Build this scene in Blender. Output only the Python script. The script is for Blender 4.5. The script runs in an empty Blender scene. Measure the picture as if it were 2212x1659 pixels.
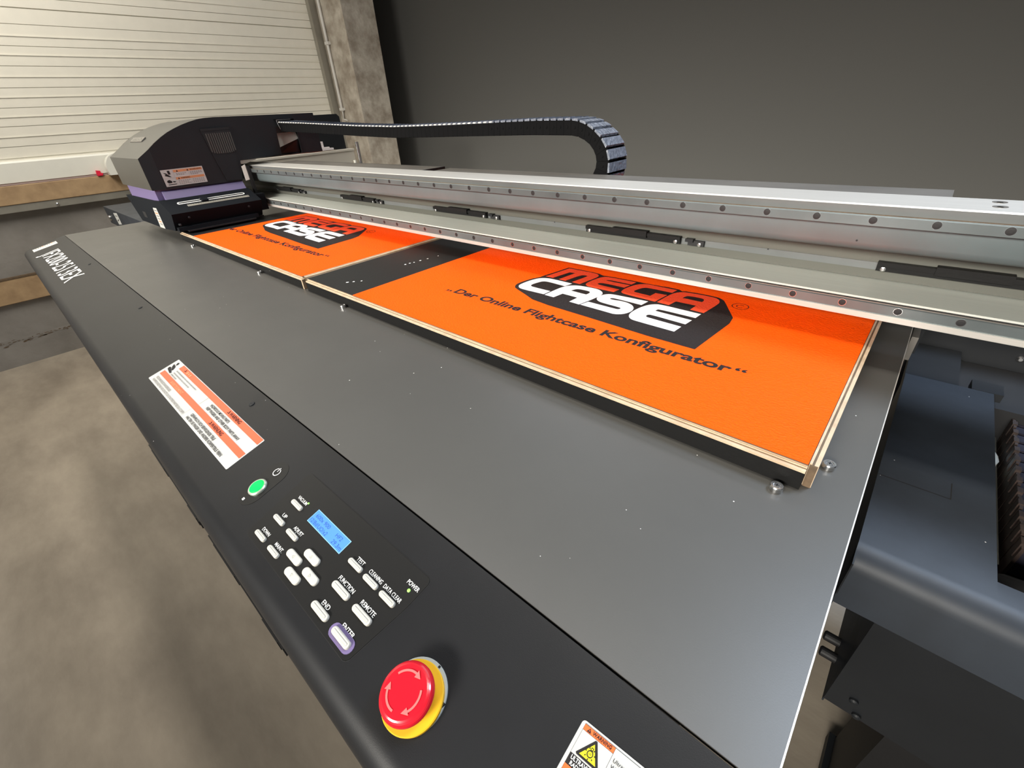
import bpy, math, random
from mathutils import Matrix, Vector
random.seed(7)
S = bpy.context.scene
C = S.collection
R = math.radians
# z = 0 is the printing table's top; the hall floor lies FLOOR below it
FLOOR = -0.95
# ------------------------------------------------------------------ camera
cam_d = bpy.data.cameras.new('camera')
cam_d.sensor_fit = 'HORIZONTAL'
cam_d.sensor_width = 36.0
cam_d.lens = 950.05 / 2212 * 36.0
cam_d.clip_start = 0.02
cam_d.clip_end = 60
cam = bpy.data.objects.new('camera', cam_d)
C.objects.link(cam)
cam.matrix_world = (Matrix.Translation((0, 0, 0.33)) @ Matrix.Rotation(R(43.7071), 4, 'Z')
                    @ Matrix.Rotation(R(58.0005), 4, 'X') @ Matrix.Rotation(R(-3.8560), 4, 'Z'))
S.camera = cam
# ------------------------------------------------------------------ world, lamps, exposure
S.view_settings.view_transform = 'Standard'
S.view_settings.look = 'None'
S.view_settings.gamma = 1.0
S.view_settings.use_curve_mapping = False
S.view_settings.exposure = 0.25
w = bpy.data.worlds.new('hall_daylight')
w.use_nodes = True
w.node_tree.nodes['Background'].inputs[0].default_value = (0.93, 0.97, 1.0, 1)
w.node_tree.nodes['Background'].inputs[1].default_value = 0.18
S.world = w


def area(name, loc, target, sx, sy, power, col=(1, 1, 1), spread=180):
    d = bpy.data.lights.new(name, 'AREA')
    d.shape = 'RECTANGLE'
    d.size = sx
    d.size_y = sy
    d.energy = power
    d.color = col
    d.spread = R(spread)
    o = bpy.data.objects.new(name, d)
    C.objects.link(o)
    o.location = loc
    v = Vector(target) - Vector(loc)
    o.rotation_euler = v.to_track_quat('-Z', 'Y').to_euler()
    return o


WARM = (1.0, 0.95, 0.86)
# tube lamps under the hall roof, plus an added low front fill
area('ceiling_tubes_and_fill', (-1.0, 0.75, 2.55), (-1.0, 0.70, 0), 4.6, 0.3, 26, WARM, 110)
area('ceiling_tubes_and_fill', (-1.2, -2.7, 1.25), (-1.2, 0.6, 0), 3.6, 0.5, 32, WARM, 46)  # added fill at mid height, aimed at the beam's upright faces
area('ceiling_tubes_and_fill', (-3.2, -0.1, 2.4), (-4.3, 0.3, 1.0), 0.4, 2.6, 66, WARM)
# added light hidden behind the printer, brightening the rear wall from below
area('added_wall_fill', (-1.1, 2.30, -0.85), (-1.1, 2.985, -0.3), 5.3, 0.12, 34, WARM)
# daylight: high window in the rear wall and a roof light over the right end
area('daylight_window', (-1.2, 2.96, 2.1), (-0.9, 0.6, 1.2), 2.8, 0.9, 22, (0.86, 0.92, 1.0))
area('roof_light', (0.85, 1.75, 2.6), (0.25, 0.6, 0), 0.8, 0.9, 23, (0.66, 0.80, 1.0), 90)

# ------------------------------------------------------------------ materials
MATS = {}


def mat(name, col, rough=0.5, metal=0.0, var=0.0, scale=20.0, bump=0.0, bscale=60.0, col2=None,
        emit=0.0, spec=0.5, stretch=(1, 1, 1), specks=0.0, speck_col=(0.75, 0.73, 0.7), bdist=0.001, coat=0.0, rvar=0.0):
    """principled material; colour varied by noise, optional bump and dust specks"""
    m = bpy.data.materials.new(name)
    m.use_nodes = True
    nt = m.node_tree
    N, Lk = nt.nodes, nt.links
    b = N['Principled BSDF']
    b.inputs['Roughness'].default_value = rough
    b.inputs['Metallic'].default_value = metal
    b.inputs['Specular IOR Level'].default_value = spec
    b.inputs['Coat Weight'].default_value = coat
    c = (*col, 1)
    b.inputs['Base Color'].default_value = c
    tc = N.new('ShaderNodeTexCoord')
    mp = N.new('ShaderNodeMapping')
    mp.inputs['Scale'].default_value = stretch
    Lk.new(tc.outputs['Object'], mp.inputs['Vector'])
    last = None
    if var > 0 or col2:
        n = N.new('ShaderNodeTexNoise')
        n.inputs['Scale'].default_value = scale
        n.inputs['Detail'].default_value = 6
        n.inputs['Roughness'].default_value = 0.6
        Lk.new(mp.outputs[0], n.inputs['Vector'])
        cr = N.new('ShaderNodeValToRGB')
        cr.color_ramp.elements[0].position = 0.3
        cr.color_ramp.elements[1].position = 0.7
        c2 = col2 if col2 else tuple(x * (1 - var) for x in col)
        cr.color_ramp.elements[0].color = (*c2, 1)
        cr.color_ramp.elements[1].color = c
        Lk.new(n.outputs['Fac'], cr.inputs[0])
        last = cr.outputs[0]
        if rvar > 0:
            mr = N.new('ShaderNodeMapRange')
            mr.inputs['To Min'].default_value = rough + rvar
            mr.inputs['To Max'].default_value = rough - rvar
            Lk.new(n.outputs['Fac'], mr.inputs[0])
            Lk.new(mr.outputs[0], b.inputs['Roughness'])
    if specks > 0:
        v = N.new('ShaderNodeTexVoronoi')
        v.inputs['Scale'].default_value = 95
        Lk.new(tc.outputs['Object'], v.inputs['Vector'])
        n3 = N.new('ShaderNodeTexNoise')
        n3.inputs['Scale'].default_value = 300
        Lk.new(tc.outputs['Object'], n3.inputs['Vector'])
        ad = N.new('ShaderNodeMath')
        ad.operation = 'ADD'
        ml = N.new('ShaderNodeMath')
        ml.operation = 'MULTIPLY'
        ml.inputs[1].default_value = 0.12
        Lk.new(n3.outputs['Fac'], ml.inputs[0])
        Lk.new(v.outputs['Distance'], ad.inputs[0])
        Lk.new(ml.outputs[0], ad.inputs[1])
        # only a few of the voronoi cells carry a speck
        lt = N.new('ShaderNodeMath')
        lt.operation = 'LESS_THAN'
        lt.inputs[1].default_value = 0.125
        Lk.new(ad.outputs[0], lt.inputs[0])
        gt = N.new('ShaderNodeMath')
        gt.operation = 'GREATER_THAN'
        gt.inputs[1].default_value = 1 - specks
        sep = N.new('ShaderNodeSeparateColor')
        Lk.new(v.outputs['Color'], sep.inputs[0])
        Lk.new(sep.outputs[0], gt.inputs[0])
        mu = N.new('ShaderNodeMath')
        mu.operation = 'MULTIPLY'
        Lk.new(lt.outputs[0], mu.inputs[0])
        Lk.new(gt.outputs[0], mu.inputs[1])
        mx = N.new('ShaderNodeMix')
        mx.data_type = 'RGBA'
        Lk.new(mu.outputs[0], mx.inputs['Factor'])
        if last:
            Lk.new(last, mx.inputs['A'])
        else:
            mx.inputs['A'].default_value = c
        mx.inputs['B'].default_value = (*speck_col, 1)
        last = mx.outputs['Result']
    if last:
        Lk.new(last, b.inputs['Base Color'])
    if bump > 0:
        n2 = N.new('ShaderNodeTexNoise')
        n2.inputs['Scale'].default_value = bscale
        n2.inputs['Detail'].default_value = 4
        Lk.new(mp.outputs[0], n2.inputs['Vector'])
        bp = N.new('ShaderNodeBump')
        bp.inputs['Strength'].default_value = bump
        bp.inputs['Distance'].default_value = bdist
        Lk.new(n2.outputs['Fac'], bp.inputs['Height'])
        Lk.new(bp.outputs[0], b.inputs['Normal'])
    if emit > 0:
        b.inputs['Emission Color'].default_value = c
        b.inputs['Emission Strength'].default_value = emit
    MATS[name] = m
    return m


def leather(name, col, rough=0.6):
    """printed vinyl with an orange-peel grain"""
    m = mat(name, col, rough, var=0.04, scale=9, spec=0.12)
    nt = m.node_tree
    N, Lk = nt.nodes, nt.links
    tc = N.new('ShaderNodeTexCoord')
    mp = N.new('ShaderNodeMapping')
    mp.inputs['Scale'].default_value = (1, 1.9, 1)
    Lk.new(tc.outputs['Object'], mp.inputs['Vector'])
    n = N.new('ShaderNodeTexNoise')
    n.inputs['Scale'].default_value = 210
    n.inputs['Detail'].default_value = 3
    n.inputs['Distortion'].default_value = 0.8
    Lk.new(mp.outputs[0], n.inputs['Vector'])
    bp = N.new('ShaderNodeBump')
    bp.inputs['Strength'].default_value = 1.0
    bp.inputs['Distance'].default_value = 0.0016
    Lk.new(n.outputs['Fac'], bp.inputs['Height'])
    Lk.new(bp.outputs[0], N['Principled BSDF'].inputs['Normal'])
    return m


M_TABLE = mat('table_coating', (0.070, 0.068, 0.063), 0.40, var=0.10, scale=7, bump=0.08, bscale=900, specks=0.035, bdist=0.0004, rvar=0.03)
M_PANEL = mat('black_textured_paint', (0.010, 0.0105, 0.012), 0.44, var=0.25, scale=9, bump=0.12, bscale=1400, specks=0.05, speck_col=(0.3, 0.3, 0.3), bdist=0.0004, spec=0.33)
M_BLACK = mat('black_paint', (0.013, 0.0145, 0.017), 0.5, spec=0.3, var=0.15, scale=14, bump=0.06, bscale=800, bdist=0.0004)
M_DARK = mat('deep_black', (0.006, 0.006, 0.007), 0.6)
M_COVER_LIT = mat('carriage_cover_lit', (0.058, 0.056, 0.049), 0.38, var=0.08, scale=12, bump=0.05, bscale=700, bdist=0.0004)  # hood-side paint with the sheen of top and front put into its colour
M_SIDE = mat('side_cover_paint', (0.024, 0.030, 0.040), 0.50, spec=0.36, var=0.35, scale=12, bump=0.1, bscale=900, specks=0.03, bdist=0.0004, rvar=0.06)
M_PURPLE = mat('lilac_plastic', (0.145, 0.112, 0.235), 0.45)
M_ALU = mat('brushed_aluminium', (0.62, 0.60, 0.56), 0.42, 0.45, var=0.18, scale=30, stretch=(0.25, 30, 30), bump=0.05, bscale=40, bdist=0.0003)
M_BAND = mat('beam_front_band', (0.155, 0.165, 0.165), 0.4, 0.3, var=0.25, scale=6)
M_RAIL = mat('ground_steel_rail', (0.175, 0.205, 0.21), 0.36, 0.5, var=0.4, scale=5)
M_SHEET = mat('zinc_sheet', (0.150, 0.190, 0.198), 0.42, 0.3, var=0.22, scale=7, bump=0.05, bscale=12, bdist=0.001)
M_LEDGE = mat('pale_anodised_ledge', (0.60, 0.63, 0.58), 0.5, 0.15, var=0.12, scale=30, stretch=(0.2, 25, 25))
M_OLIVE = mat('grey_anodised_face', (0.105, 0.105, 0.09), 0.5, 0.4)
M_PLATE = mat('dull_steel_plate', (0.22, 0.205, 0.185), 0.45, 0.6, var=0.25, scale=9)
M_CHROME = mat('bright_steel', (0.7, 0.7, 0.7), 0.22, 1.0)
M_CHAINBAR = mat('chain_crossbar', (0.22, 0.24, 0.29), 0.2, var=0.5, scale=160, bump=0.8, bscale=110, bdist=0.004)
M_MATTE = mat('matt_black', (0.008, 0.0095, 0.012), 0.8, spec=0.08)
M_CHAIN = mat('chain_plastic', (0.004, 0.004, 0.0045), 0.7, spec=0.08, var=0.2, scale=40, bump=0.3, bscale=90, bdist=0.002)
M_PLY = mat('plywood_edge', (0.56, 0.43, 0.30), 0.6, col2=(0.36, 0.25, 0.17), scale=26, stretch=(1, 5, 5))
M_PLYD = mat('plywood_dark_ply', (0.16, 0.105, 0.06), 0.65, col2=(0.09, 0.06, 0.035), scale=60)
M_PLYL = mat('plywood_light_ply', (0.60, 0.47, 0.33), 0.6, col2=(0.44, 0.32, 0.21), scale=50)
M_LAM = mat('black_laminate', (0.006, 0.006, 0.006), 0.55, spec=0.2, bump=0.3, bscale=260, bdist=0.0006)
M_LAMTOP = mat('black_film_face', (0.012, 0.012, 0.012), 0.45, spec=0.3, bump=0.3, bscale=260, bdist=0.0006)
M_ORANGE = leather('orange_print', (1.0, 0.095, 0.0))
M_INK = leather('black_ink', (0.022, 0.018, 0.018))
M_RED = leather('red_ink', (0.86, 0.085, 0.03))
M_WHITEINK = leather('white_ink', (0.86, 0.84, 0.88))
M_STICK = mat('sticker_white', (0.46, 0.46, 0.44), 0.5)
M_STORANGE = mat('sticker_orange', (0.64, 0.105, 0.045), 0.5)
M_STBROWN = mat('sticker_brown', (0.55, 0.24, 0.11), 0.42)
M_STORANGE2 = mat('sticker_bright_orange', (0.72, 0.13, 0.03), 0.42)
M_STTXT = mat('sticker_text', (0.018, 0.016, 0.016), 0.6, spec=0.2)
M_STGREY = mat('sticker_faded_text', (0.20, 0.19, 0.18), 0.5)
M_STYEL = mat('sticker_yellow', (0.70, 0.64, 0.02), 0.4)
M_WTXT = mat('printed_white', (0.82, 0.82, 0.79), 0.5)
M_KEY = mat('cream_key', (0.50, 0.485, 0.435), 0.45)
M_MEMB = mat('keypad_foil', (0.010, 0.010, 0.010), 0.42, specks=0.02, speck_col=(0.3, 0.3, 0.3), spec=0.3)
M_LCD = mat('lcd_backlight', (0.06, 0.18, 0.62), 0.5, emit=0.62, spec=0.1)
M_LCDT = mat('lcd_digits', (0.04, 0.10, 0.34), 0.5, spec=0.1)
M_LCDF = mat('lcd_border', (0.20, 0.42, 0.80), 0.4, emit=0.6)
M_GREEN = mat('green_lamp', (0.0, 0.62, 0.07), 0.45, emit=0.8, spec=0.2)
M_LED = mat('green_led', (0.25, 0.75, 0.1), 0.3, emit=0.7)
M_BEZEL = mat('lamp_bezel', (0.45, 0.5, 0.42), 0.25, 0.4)
M_ESTOP = mat('red_mushroom', (0.60, 0.010, 0.022), 0.22, coat=0.3)
M_ARROW = mat('pink_arrow', (0.72, 0.15, 0.14), 0.35)
M_YELLOW = mat('yellow_disc', (0.74, 0.42, 0.012), 0.45)
M_GREYPL = mat('grey_collar', (0.38, 0.40, 0.38), 0.45)
M_DOOR = mat('door_panel_cream', (0.78, 0.745, 0.645), 0.42, var=0.05, scale=14, bump=0.25, bscale=260, bdist=0.001)
M_DOORGR = mat('door_groove', (0.58, 0.56, 0.48), 0.5)
M_WHITE = mat('white_profile', (0.80, 0.79, 0.71), 0.4, var=0.04, scale=12)
M_SEAL = mat('rubber_seal', (0.38, 0.29, 0.27), 0.6)
M_CONC = mat('concrete', (0.31, 0.29, 0.265), 0.85, col2=(0.20, 0.185, 0.165), scale=3.2, bump=0.5, bscale=40, bdist=0.003)
M_PILLAR = mat('pillar_concrete', (0.50, 0.455, 0.385), 0.85, col2=(0.24, 0.20, 0.155), scale=11, bump=0.6, bscale=30, bdist=0.004)
M_WOOD = mat('chipboard', (0.47, 0.32, 0.175), 0.7, col2=(0.33, 0.215, 0.115), scale=14, bump=0.3, bscale=120, bdist=0.001)
M_STRIP = mat('galvanised_strip', (0.35, 0.33, 0.28), 0.45, 0.4, var=0.2, scale=8)
M_FLOOR = mat('floor_concrete', (0.39, 0.335, 0.265), 0.62, col2=(0.235, 0.198, 0.155), scale=2.6, bump=0.3, bscale=26, bdist=0.002, stretch=(1, 2.2, 1))
M_BACK = mat('rear_wall_paint', (0.054, 0.053, 0.049), 0.9)
M_CEIL = mat('ceiling_paint', (0.16, 0.155, 0.145), 0.9)
M_GREYCAB = mat('pale_cabinet', (0.62, 0.58, 0.50), 0.45, var=0.08, scale=6)
M_PAPER = mat('paper', (0.85, 0.78, 0.78), 0.6)
M_TAPE = mat('brown_film', (0.45, 0.36, 0.25), 0.25)
M_REDPL = mat('red_plastic', (0.75, 0.02, 0.06), 0.4)
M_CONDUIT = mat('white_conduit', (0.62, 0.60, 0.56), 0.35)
M_RIBBON = mat('flat_cable', (0.022, 0.021, 0.035), 0.6, spec=0.2, var=0.5, scale=60)
M_RUST = mat('chain_brown', (0.045, 0.030, 0.025), 0.45, var=0.5, scale=80)


# ------------------------------------------------------------------ mesh builder
def fr_table(z=0.0):
    return lambda u, v, n=0.0: (u, v, z + n)


TP = R(14.0)
Y0 = 0.1465


def FP(u, s, n=0.0):
    """sloping front panel: u along the printer, s up the slope from the table seam, n off the face"""
    return (u, Y0 + s * math.cos(TP) - n * math.sin(TP), s * math.sin(TP) + n * math.cos(TP))


def fr_x(x):
    """vertical face that looks to +X"""
    return lambda u, v, n=0.0: (x + n, u, v)


def fr_y(y):
    """vertical face that looks to -Y"""
    return lambda u, v, n=0.0: (u, y - n, v)


ID = lambda x, y, z=0.0: (x, y, z)


class MB:
    def __init__(self):
        self.v, self.f, self.m, self.mats = [], [], [], []

    def mi(self, m):
        if m not in self.mats:
            self.mats.append(m)
        return self.mats.index(m)

    def add(self, vs, fs, m):
        o = len(self.v)
        k = self.mi(m)
        self.v += [tuple(p) for p in vs]
        for f in fs:
            self.f.append([i + o for i in f])
            self.m.append(k)
        return self

    def box(self, x0, x1, y0, y1, z0, z1, m, F=ID, b=0.0):
        """box in frame F; b chamfers the edges that run along the third axis and the top rim"""
        if b <= 0:
            P = [(x0, y0, z0), (x1, y0, z0), (x1, y1, z0), (x0, y1, z0), (x0, y0, z1), (x1, y0, z1), (x1, y1, z1), (x0, y1, z1)]
            return self.add([F(*p) for p in P], [(3, 2, 1, 0), (4, 5, 6, 7), (0, 1, 5, 4), (1, 2, 6, 5), (2, 3, 7, 6), (3, 0, 4, 7)], m)
        pts = rrect(x0, x1, y0, y1, b, 3)
        ins = rrect(x0 + b * .6, x1 - b * .6, y0 + b * .6, y1 - b * .6, b * .5, 3)
        n = len(pts)
        P = [(*p, z0) for p in pts] + [(*p, z1 - b * .6) for p in pts] + [(*p, z1) for p in ins]
        fs = [tuple(range(n - 1, -1, -1)), tuple(range(2 * n, 3 * n))]
        for r in (0, 1):
            for i in range(n):
                j = (i + 1) % n
                fs.append((r * n + i, r * n + j, (r + 1) * n + j, (r + 1) * n + i))
        return self.add([F(*p) for p in P], fs, m)

    def prism(self, pts, n0, n1, m, F=ID, msides=None):
        """2-d outline pts in frame F, from height n0 to n1 (ngon caps)"""
        n = len(pts)
        a = sum(pts[i][0] * pts[(i + 1) % n][1] - pts[(i + 1) % n][0] * pts[i][1] for i in range(n))
        if a < 0:
            pts = pts[::-1]
        P = [F(p[0], p[1], n0) for p in pts] + [F(p[0], p[1], n1) for p in pts]
        self.add(P, [tuple(range(n - 1, -1, -1)), tuple(range(n, 2 * n))], m)
        self.add(P, [(i, (i + 1) % n, n + (i + 1) % n, n + i) for i in range(n)], msides or m)
        return self

    def sheet(self, pts, n0, m, F=ID):
        """single flat face"""
        n = len(pts)
        a = sum(pts[i][0] * pts[(i + 1) % n][1] - pts[(i + 1) % n][0] * pts[i][1] for i in range(n))
        if a < 0:
            pts = pts[::-1]
        return self.add([F(p[0], p[1], n0) for p in pts], [tuple(range(n))], m)

    def line(self, a, b, wd, n0, m, F=ID):
        d = Vector((b[0] - a[0], b[1] - a[1]))
        d.normalize()
        p = Vector((-d.y, d.x)) * wd / 2
        return self.sheet([(a[0] + p.x, a[1] + p.y), (b[0] + p.x, b[1] + p.y), (b[0] - p.x, b[1] - p.y), (a[0] - p.x, a[1] - p.y)], n0, m, F)

    def lathe(self, prof, c, m, F=ID, seg=40, cap=True, ms=None):
        """prof [(radius, height)] about c=(u, v) in frame F"""
        k = len(prof)
        P = []
        for r, h in prof:
            for i in range(seg):
                a = 2 * math.pi * i / seg
                P.append(F(c[0] + r * math.cos(a), c[1] + r * math.sin(a), h))
        for j in range(k - 1):
            self.add(P[j * seg:(j + 2) * seg], [(i, (i + 1) % seg, seg + (i + 1) % seg, seg + i) for i in range(seg)], ms[j] if ms else m)
        if cap:
            self.add(P[(k - 1) * seg:], [tuple(range(seg))], ms[-1] if ms else m)
            self.add(P[:seg], [tuple(range(seg - 1, -1, -1))], m)
        return self

    def tube(self, path, r, m, seg=12):
        path = [Vector(p) for p in path]
        P = []
        for i, p in enumerate(path):
            d = (path[min(i + 1, len(path) - 1)] - path[max(i - 1, 0)]).normalized()
            up = Vector((0, 0, 1)) if abs(d.z) < 0.9 else Vector((0, 1, 0))
            s = d.cross(up).normalized()
            t = s.cross(d)
            for k in range(seg):
                a = 2 * math.pi * k / seg
                P.append(p + s * r * math.cos(a) + t * r * math.sin(a))
        fs = [tuple(range(seg)), tuple(range(len(P) - 1, len(P) - seg - 1, -1))]
        for i in range(len(path) - 1):
            for k in range(seg):
                fs.append((i * seg + (k + 1) % seg, i * seg + k, (i + 1) * seg + k, (i + 1) * seg + (k + 1) % seg))
        return self.add(P, fs, m)

    def ring(self, c, r0, r1, n0, m, F=ID, a0=0.0, a1=360.0, seg=40):
        P, fs = [], []
        full = abs(a1 - a0) >= 360
        for i in range(seg + (0 if full else 1)):
            a = R(a0 + (a1 - a0) * i / seg)
            P += [F(c[0] + r0 * math.cos(a), c[1] + r0 * math.sin(a), n0), F(c[0] + r1 * math.cos(a), c[1] + r1 * math.sin(a), n0)]
        k = len(P) // 2
        for i in range(k if full else k - 1):
            j = (i + 1) % k
            fs.append((2 * i, 2 * i + 1, 2 * j + 1, 2 * j))
        return self.add(P, fs, m)

    def text(self, s, u, v, width, height, n0, m, F=ID, bold=0.0, rot=0.0):
        """lettering from baseline point (u, v), fitted to width and cap height"""
        vs, fs = glyphs(s, bold)
        x0 = min(p[0] for p in vs)
        x1 = max(p[0] for p in vs)
        kx = width / (x1 - x0)
        ky = height / 0.70
        cr, sr = math.cos(R(rot)), math.sin(R(rot))
        P = []
        for p in vs:
            a, b = (p[0] - x0) * kx, p[1] * ky
            P.append(F(u + a * cr - b * sr, v + a * sr + b * cr, n0))
        return self.add(P, fs, m)

    def obj(self, name, parent=None, smooth=False, auto=None):
        me = bpy.data.meshes.new(name)
        base = Vector((0, 0, 0))
        if parent is None and self.v:
            xs = [p[0] for p in self.v]
            ys = [p[1] for p in self.v]
            base = Vector(((min(xs) + max(xs)) / 2, (min(ys) + max(ys)) / 2, min(p[2] for p in self.v)))
        me.from_pydata([Vector(p) - base for p in self.v], [], self.f)
        for m in self.mats:
            me.materials.append(m)
        me.polygons.foreach_set('material_index', self.m)
        if smooth:
            me.polygons.foreach_set('use_smooth', [True] * len(me.polygons))
        me.update()
        o = bpy.data.objects.new(name, me)
        C.objects.link(o)
        if smooth and auto:
            md = o.modifiers.new('split', 'EDGE_SPLIT')
            md.split_angle = R(auto)
        o.location = base
        if parent:
            o.parent = parent
            # every thing is an Empty at its base: meshes are in world coordinates
            q = parent
            off = Vector((0, 0, 0))
            while q:
                off += Vector(q.location)
                q = q.parent
            o.location = base - off
        return o


_G = {}


def glyphs(s, bold):
    k = (s, bold)
    if k not in _G:
        cu = bpy.data.curves.new('lettering', 'FONT')
        cu.body = s
        cu.size = 1.0
        cu.offset = bold
        cu.resolution_u = 4
        o = bpy.data.objects.new('lettering', cu)
        C.objects.link(o)
        dg = bpy.context.evaluated_depsgraph_get()
        me = bpy.data.meshes.new_from_object(o.evaluated_get(dg))
        _G[k] = ([tuple(v.co[:2]) for v in me.vertices], [tuple(p.vertices) for p in me.polygons])
        bpy.data.objects.remove(o)
        bpy.data.meshes.remove(me)
        bpy.data.curves.remove(cu)
    return _G[k]


def rrect(x0, x1, y0, y1, r, k=4):
    P = []
    for cx_, cy_, a0 in ((x1 - r, y1 - r, 0), (x0 + r, y1 - r, 90), (x0 + r, y0 + r, 180), (x1 - r, y0 + r, 270)):
        for i in range(k + 1):
            a = R(a0 + 90 * i / k)
            P.append((cx_ + r * math.cos(a), cy_ + r * math.sin(a)))
    return P


def smooth_poly(pts, it=2):
    """Chaikin rounding for shallow corners only"""
    for _ in range(it):
        out = []
        n = len(pts)
        for i in range(n):
            p, q, r_ = Vector(pts[i - 1]), Vector(pts[i]), Vector(pts[(i + 1) % n])
            a, b = q - p, r_ - q
            if a.length < 1e-7 or b.length < 1e-7:
                continue
            ang = math.degrees(a.angle(b))
            if ang > 62 or ang < 4:
                out.append(tuple(q))
            else:
                out.append(tuple(q - a * 0.25))
                out.append(tuple(q + b * 0.25))
        pts = out
    return pts


def tag(o, label=None, cat=None, group=None, kind=None):
    if label:
        o['label'] = label
    if cat:
        o['category'] = cat
    if group:
        o['group'] = group
    if kind:
        o['kind'] = kind
    return o


def thing(name, label, cat, loc=(0, 0, 0), group=None):
    o = bpy.data.objects.new(name, None)
    o.empty_display_size = 0.05
    C.objects.link(o)
    o.location = loc
    return tag(o, label, cat, group)


def dup(o, parent, dx=0.0, dy=0.0, dz=0.0):
    c = o.copy()
    C.objects.link(c)
    c.parent = parent
    c.location = Vector(o.location) + Vector((dx, dy, dz))
    for ch in o.children:
        d = ch.copy()
        C.objects.link(d)
        d.parent = c
    return c

# ================================================================== the hall
XW = -4.248
b = MB()
b.box(-4.6, 3.2, -3.4, 3.15, FLOOR - 0.1, FLOOR, M_FLOOR)
tag(b.obj('floor'), 'worn beige concrete hall floor', 'floor', kind='structure')

b = MB()
b.box(XW - 0.35, XW, -3.4, 3.15, FLOOR, 0.10, M_CONC)
b.box(XW - 0.35, XW - 0.12, -3.4, 3.15, 0.10, 2.75, M_CONC)
tag(b.obj('wall_left'), 'grey concrete wall below the sectional door', 'wall', kind='structure')
b = MB()
b.box(-4.6, 3.2, 2.985, 3.15, FLOOR, 2.75, M_BACK)
tag(b.obj('wall_back'), 'plain dark grey rear wall', 'wall', kind='structure')

b = MB()
b.box(-4.6, 3.2, -3.4, 3.15, 2.75, 2.85, M_CEIL)
tag(b.obj('ceiling'), 'dark hall ceiling', 'ceiling', kind='structure')

# sectional door: ribbed panels, one mesh per panel course
door = MB()
prof = []
z = 0.2352
seams = [0.9763]
ribs = []
zz = 0.2496
lines = [0.2496, 0.3053, 0.3556, 0.4086, 0.4565, 0.5018, 0.5534, 0.6001, 0.653, 0.7054, 0.7573, 0.8002, 0.847, 0.9018]
step = 0.0503
for k in range(1, 35):
    lines.append(0.9763 + step * k)
cuts = sorted(lines + [0.9763])
Ya, Yb = -3.2, 2.44
prev = 0.2352
for i, c in enumerate(cuts):
    deep = abs(c - 0.9763) < 1e-4 or abs(c - 0.9763 - step * 10) < 1e-4
    g = 0.006 if deep else 0.0028
    door.box(Ya, Yb, prev, c - g / 2, -0.04, 0, M_DOOR, fr_x(XW))
    if i % 2 == 0 and not deep:       # every other line is a raised bead
        door.box(Ya, Yb, c - g * 0.9, c + g * 0.9, -0.04, 0.0035, M_DOOR, fr_x(XW))
    else:
        door.box(Ya, Yb, c - g / 2, c + g / 2, -0.04, -0.006, M_DOORGR, fr_x(XW))
    prev = c + g / 2
d = door.obj('door_1')
tag(d, 'cream white ribbed sectional door filling the left wall', 'door', kind='structure')
b = MB()
b.prism([(0, 0.2352), (0.03, 0.2315), (0.036, 0.2235), (0.036, 0.1203), (0, 0.1203)], Ya, 2.43, M_WHITE, lambda u, v, n=0.0: (XW + u, n, v))
b.box(Ya, 2.43, 0.108, 0.1203, 0, 0.033, M_SEAL, fr_x(XW))
tag(b.obj('door_bottom_profile', d), 'white bottom rail with rubber seal', None)
b = MB()
b.box(-3.3, 2.42, 0.0047, 0.1065, -0.0, 0.055, M_WOOD, fr_x(XW), b=0.004)
tag(b.obj('trim_1'), 'brown wooden beam along the wall under the white door', 'beam', kind='structure')
b = MB()
b.box(-3.3, 2.42, -0.0372, 0.0040, 0, 0.05, M_STRIP, fr_x(XW))
for y in (-0.9, 0.2906, 1.45):
    b.lathe([(0.008, 0.05), (0.008, 0.054), (0.004, 0.057)], (y, -0.0225), M_CHROME, fr_x(XW), 16)
tag(b.obj('trim_2'), 'grey metal strip under the upper wooden beam', 'trim', kind='structure')
b = MB()
b.box(-3.3, 2.42, -0.551, -0.408, 0, 0.03, M_WOOD, fr_x(XW), b=0.003)
b.box(-3.3, 2.42, -0.4075, -0.3975, 0, 0.032, M_PLYD, fr_x(XW))
tag(b.obj('trim_3'), 'lower brown wooden board bolted to the concrete wall', 'board', kind='structure')
# rough construction joint near the floor
b = MB()
random.seed(3)
for k in range(520):
    y = random.uniform(-2.6, 2.35)
    zc = -0.782 + 0.012 * math.sin(y * 5) + random.gauss(0, 0.007)
    w_, h_ = random.uniform(0.004, 0.022), random.uniform(0.0012, 0.0045)
    P = [(y + w_ * random.uniform(.6, 1) * math.cos(R(a_)), zc + h_ * random.uniform(.5, 1) * math.sin(R(a_))) for a_ in range(0, 360, 60)]
    b.sheet(P, 0.0012, M_PLYD, fr_x(XW))
b.box(-3.3, 2.42, -0.792, -0.772, 0.0, 0.0008, M_CONC, fr_x(XW))
tag(b.obj('trim_4'), 'rough dark joint line in the concrete wall above the floor', 'joint', kind='structure')

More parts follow.
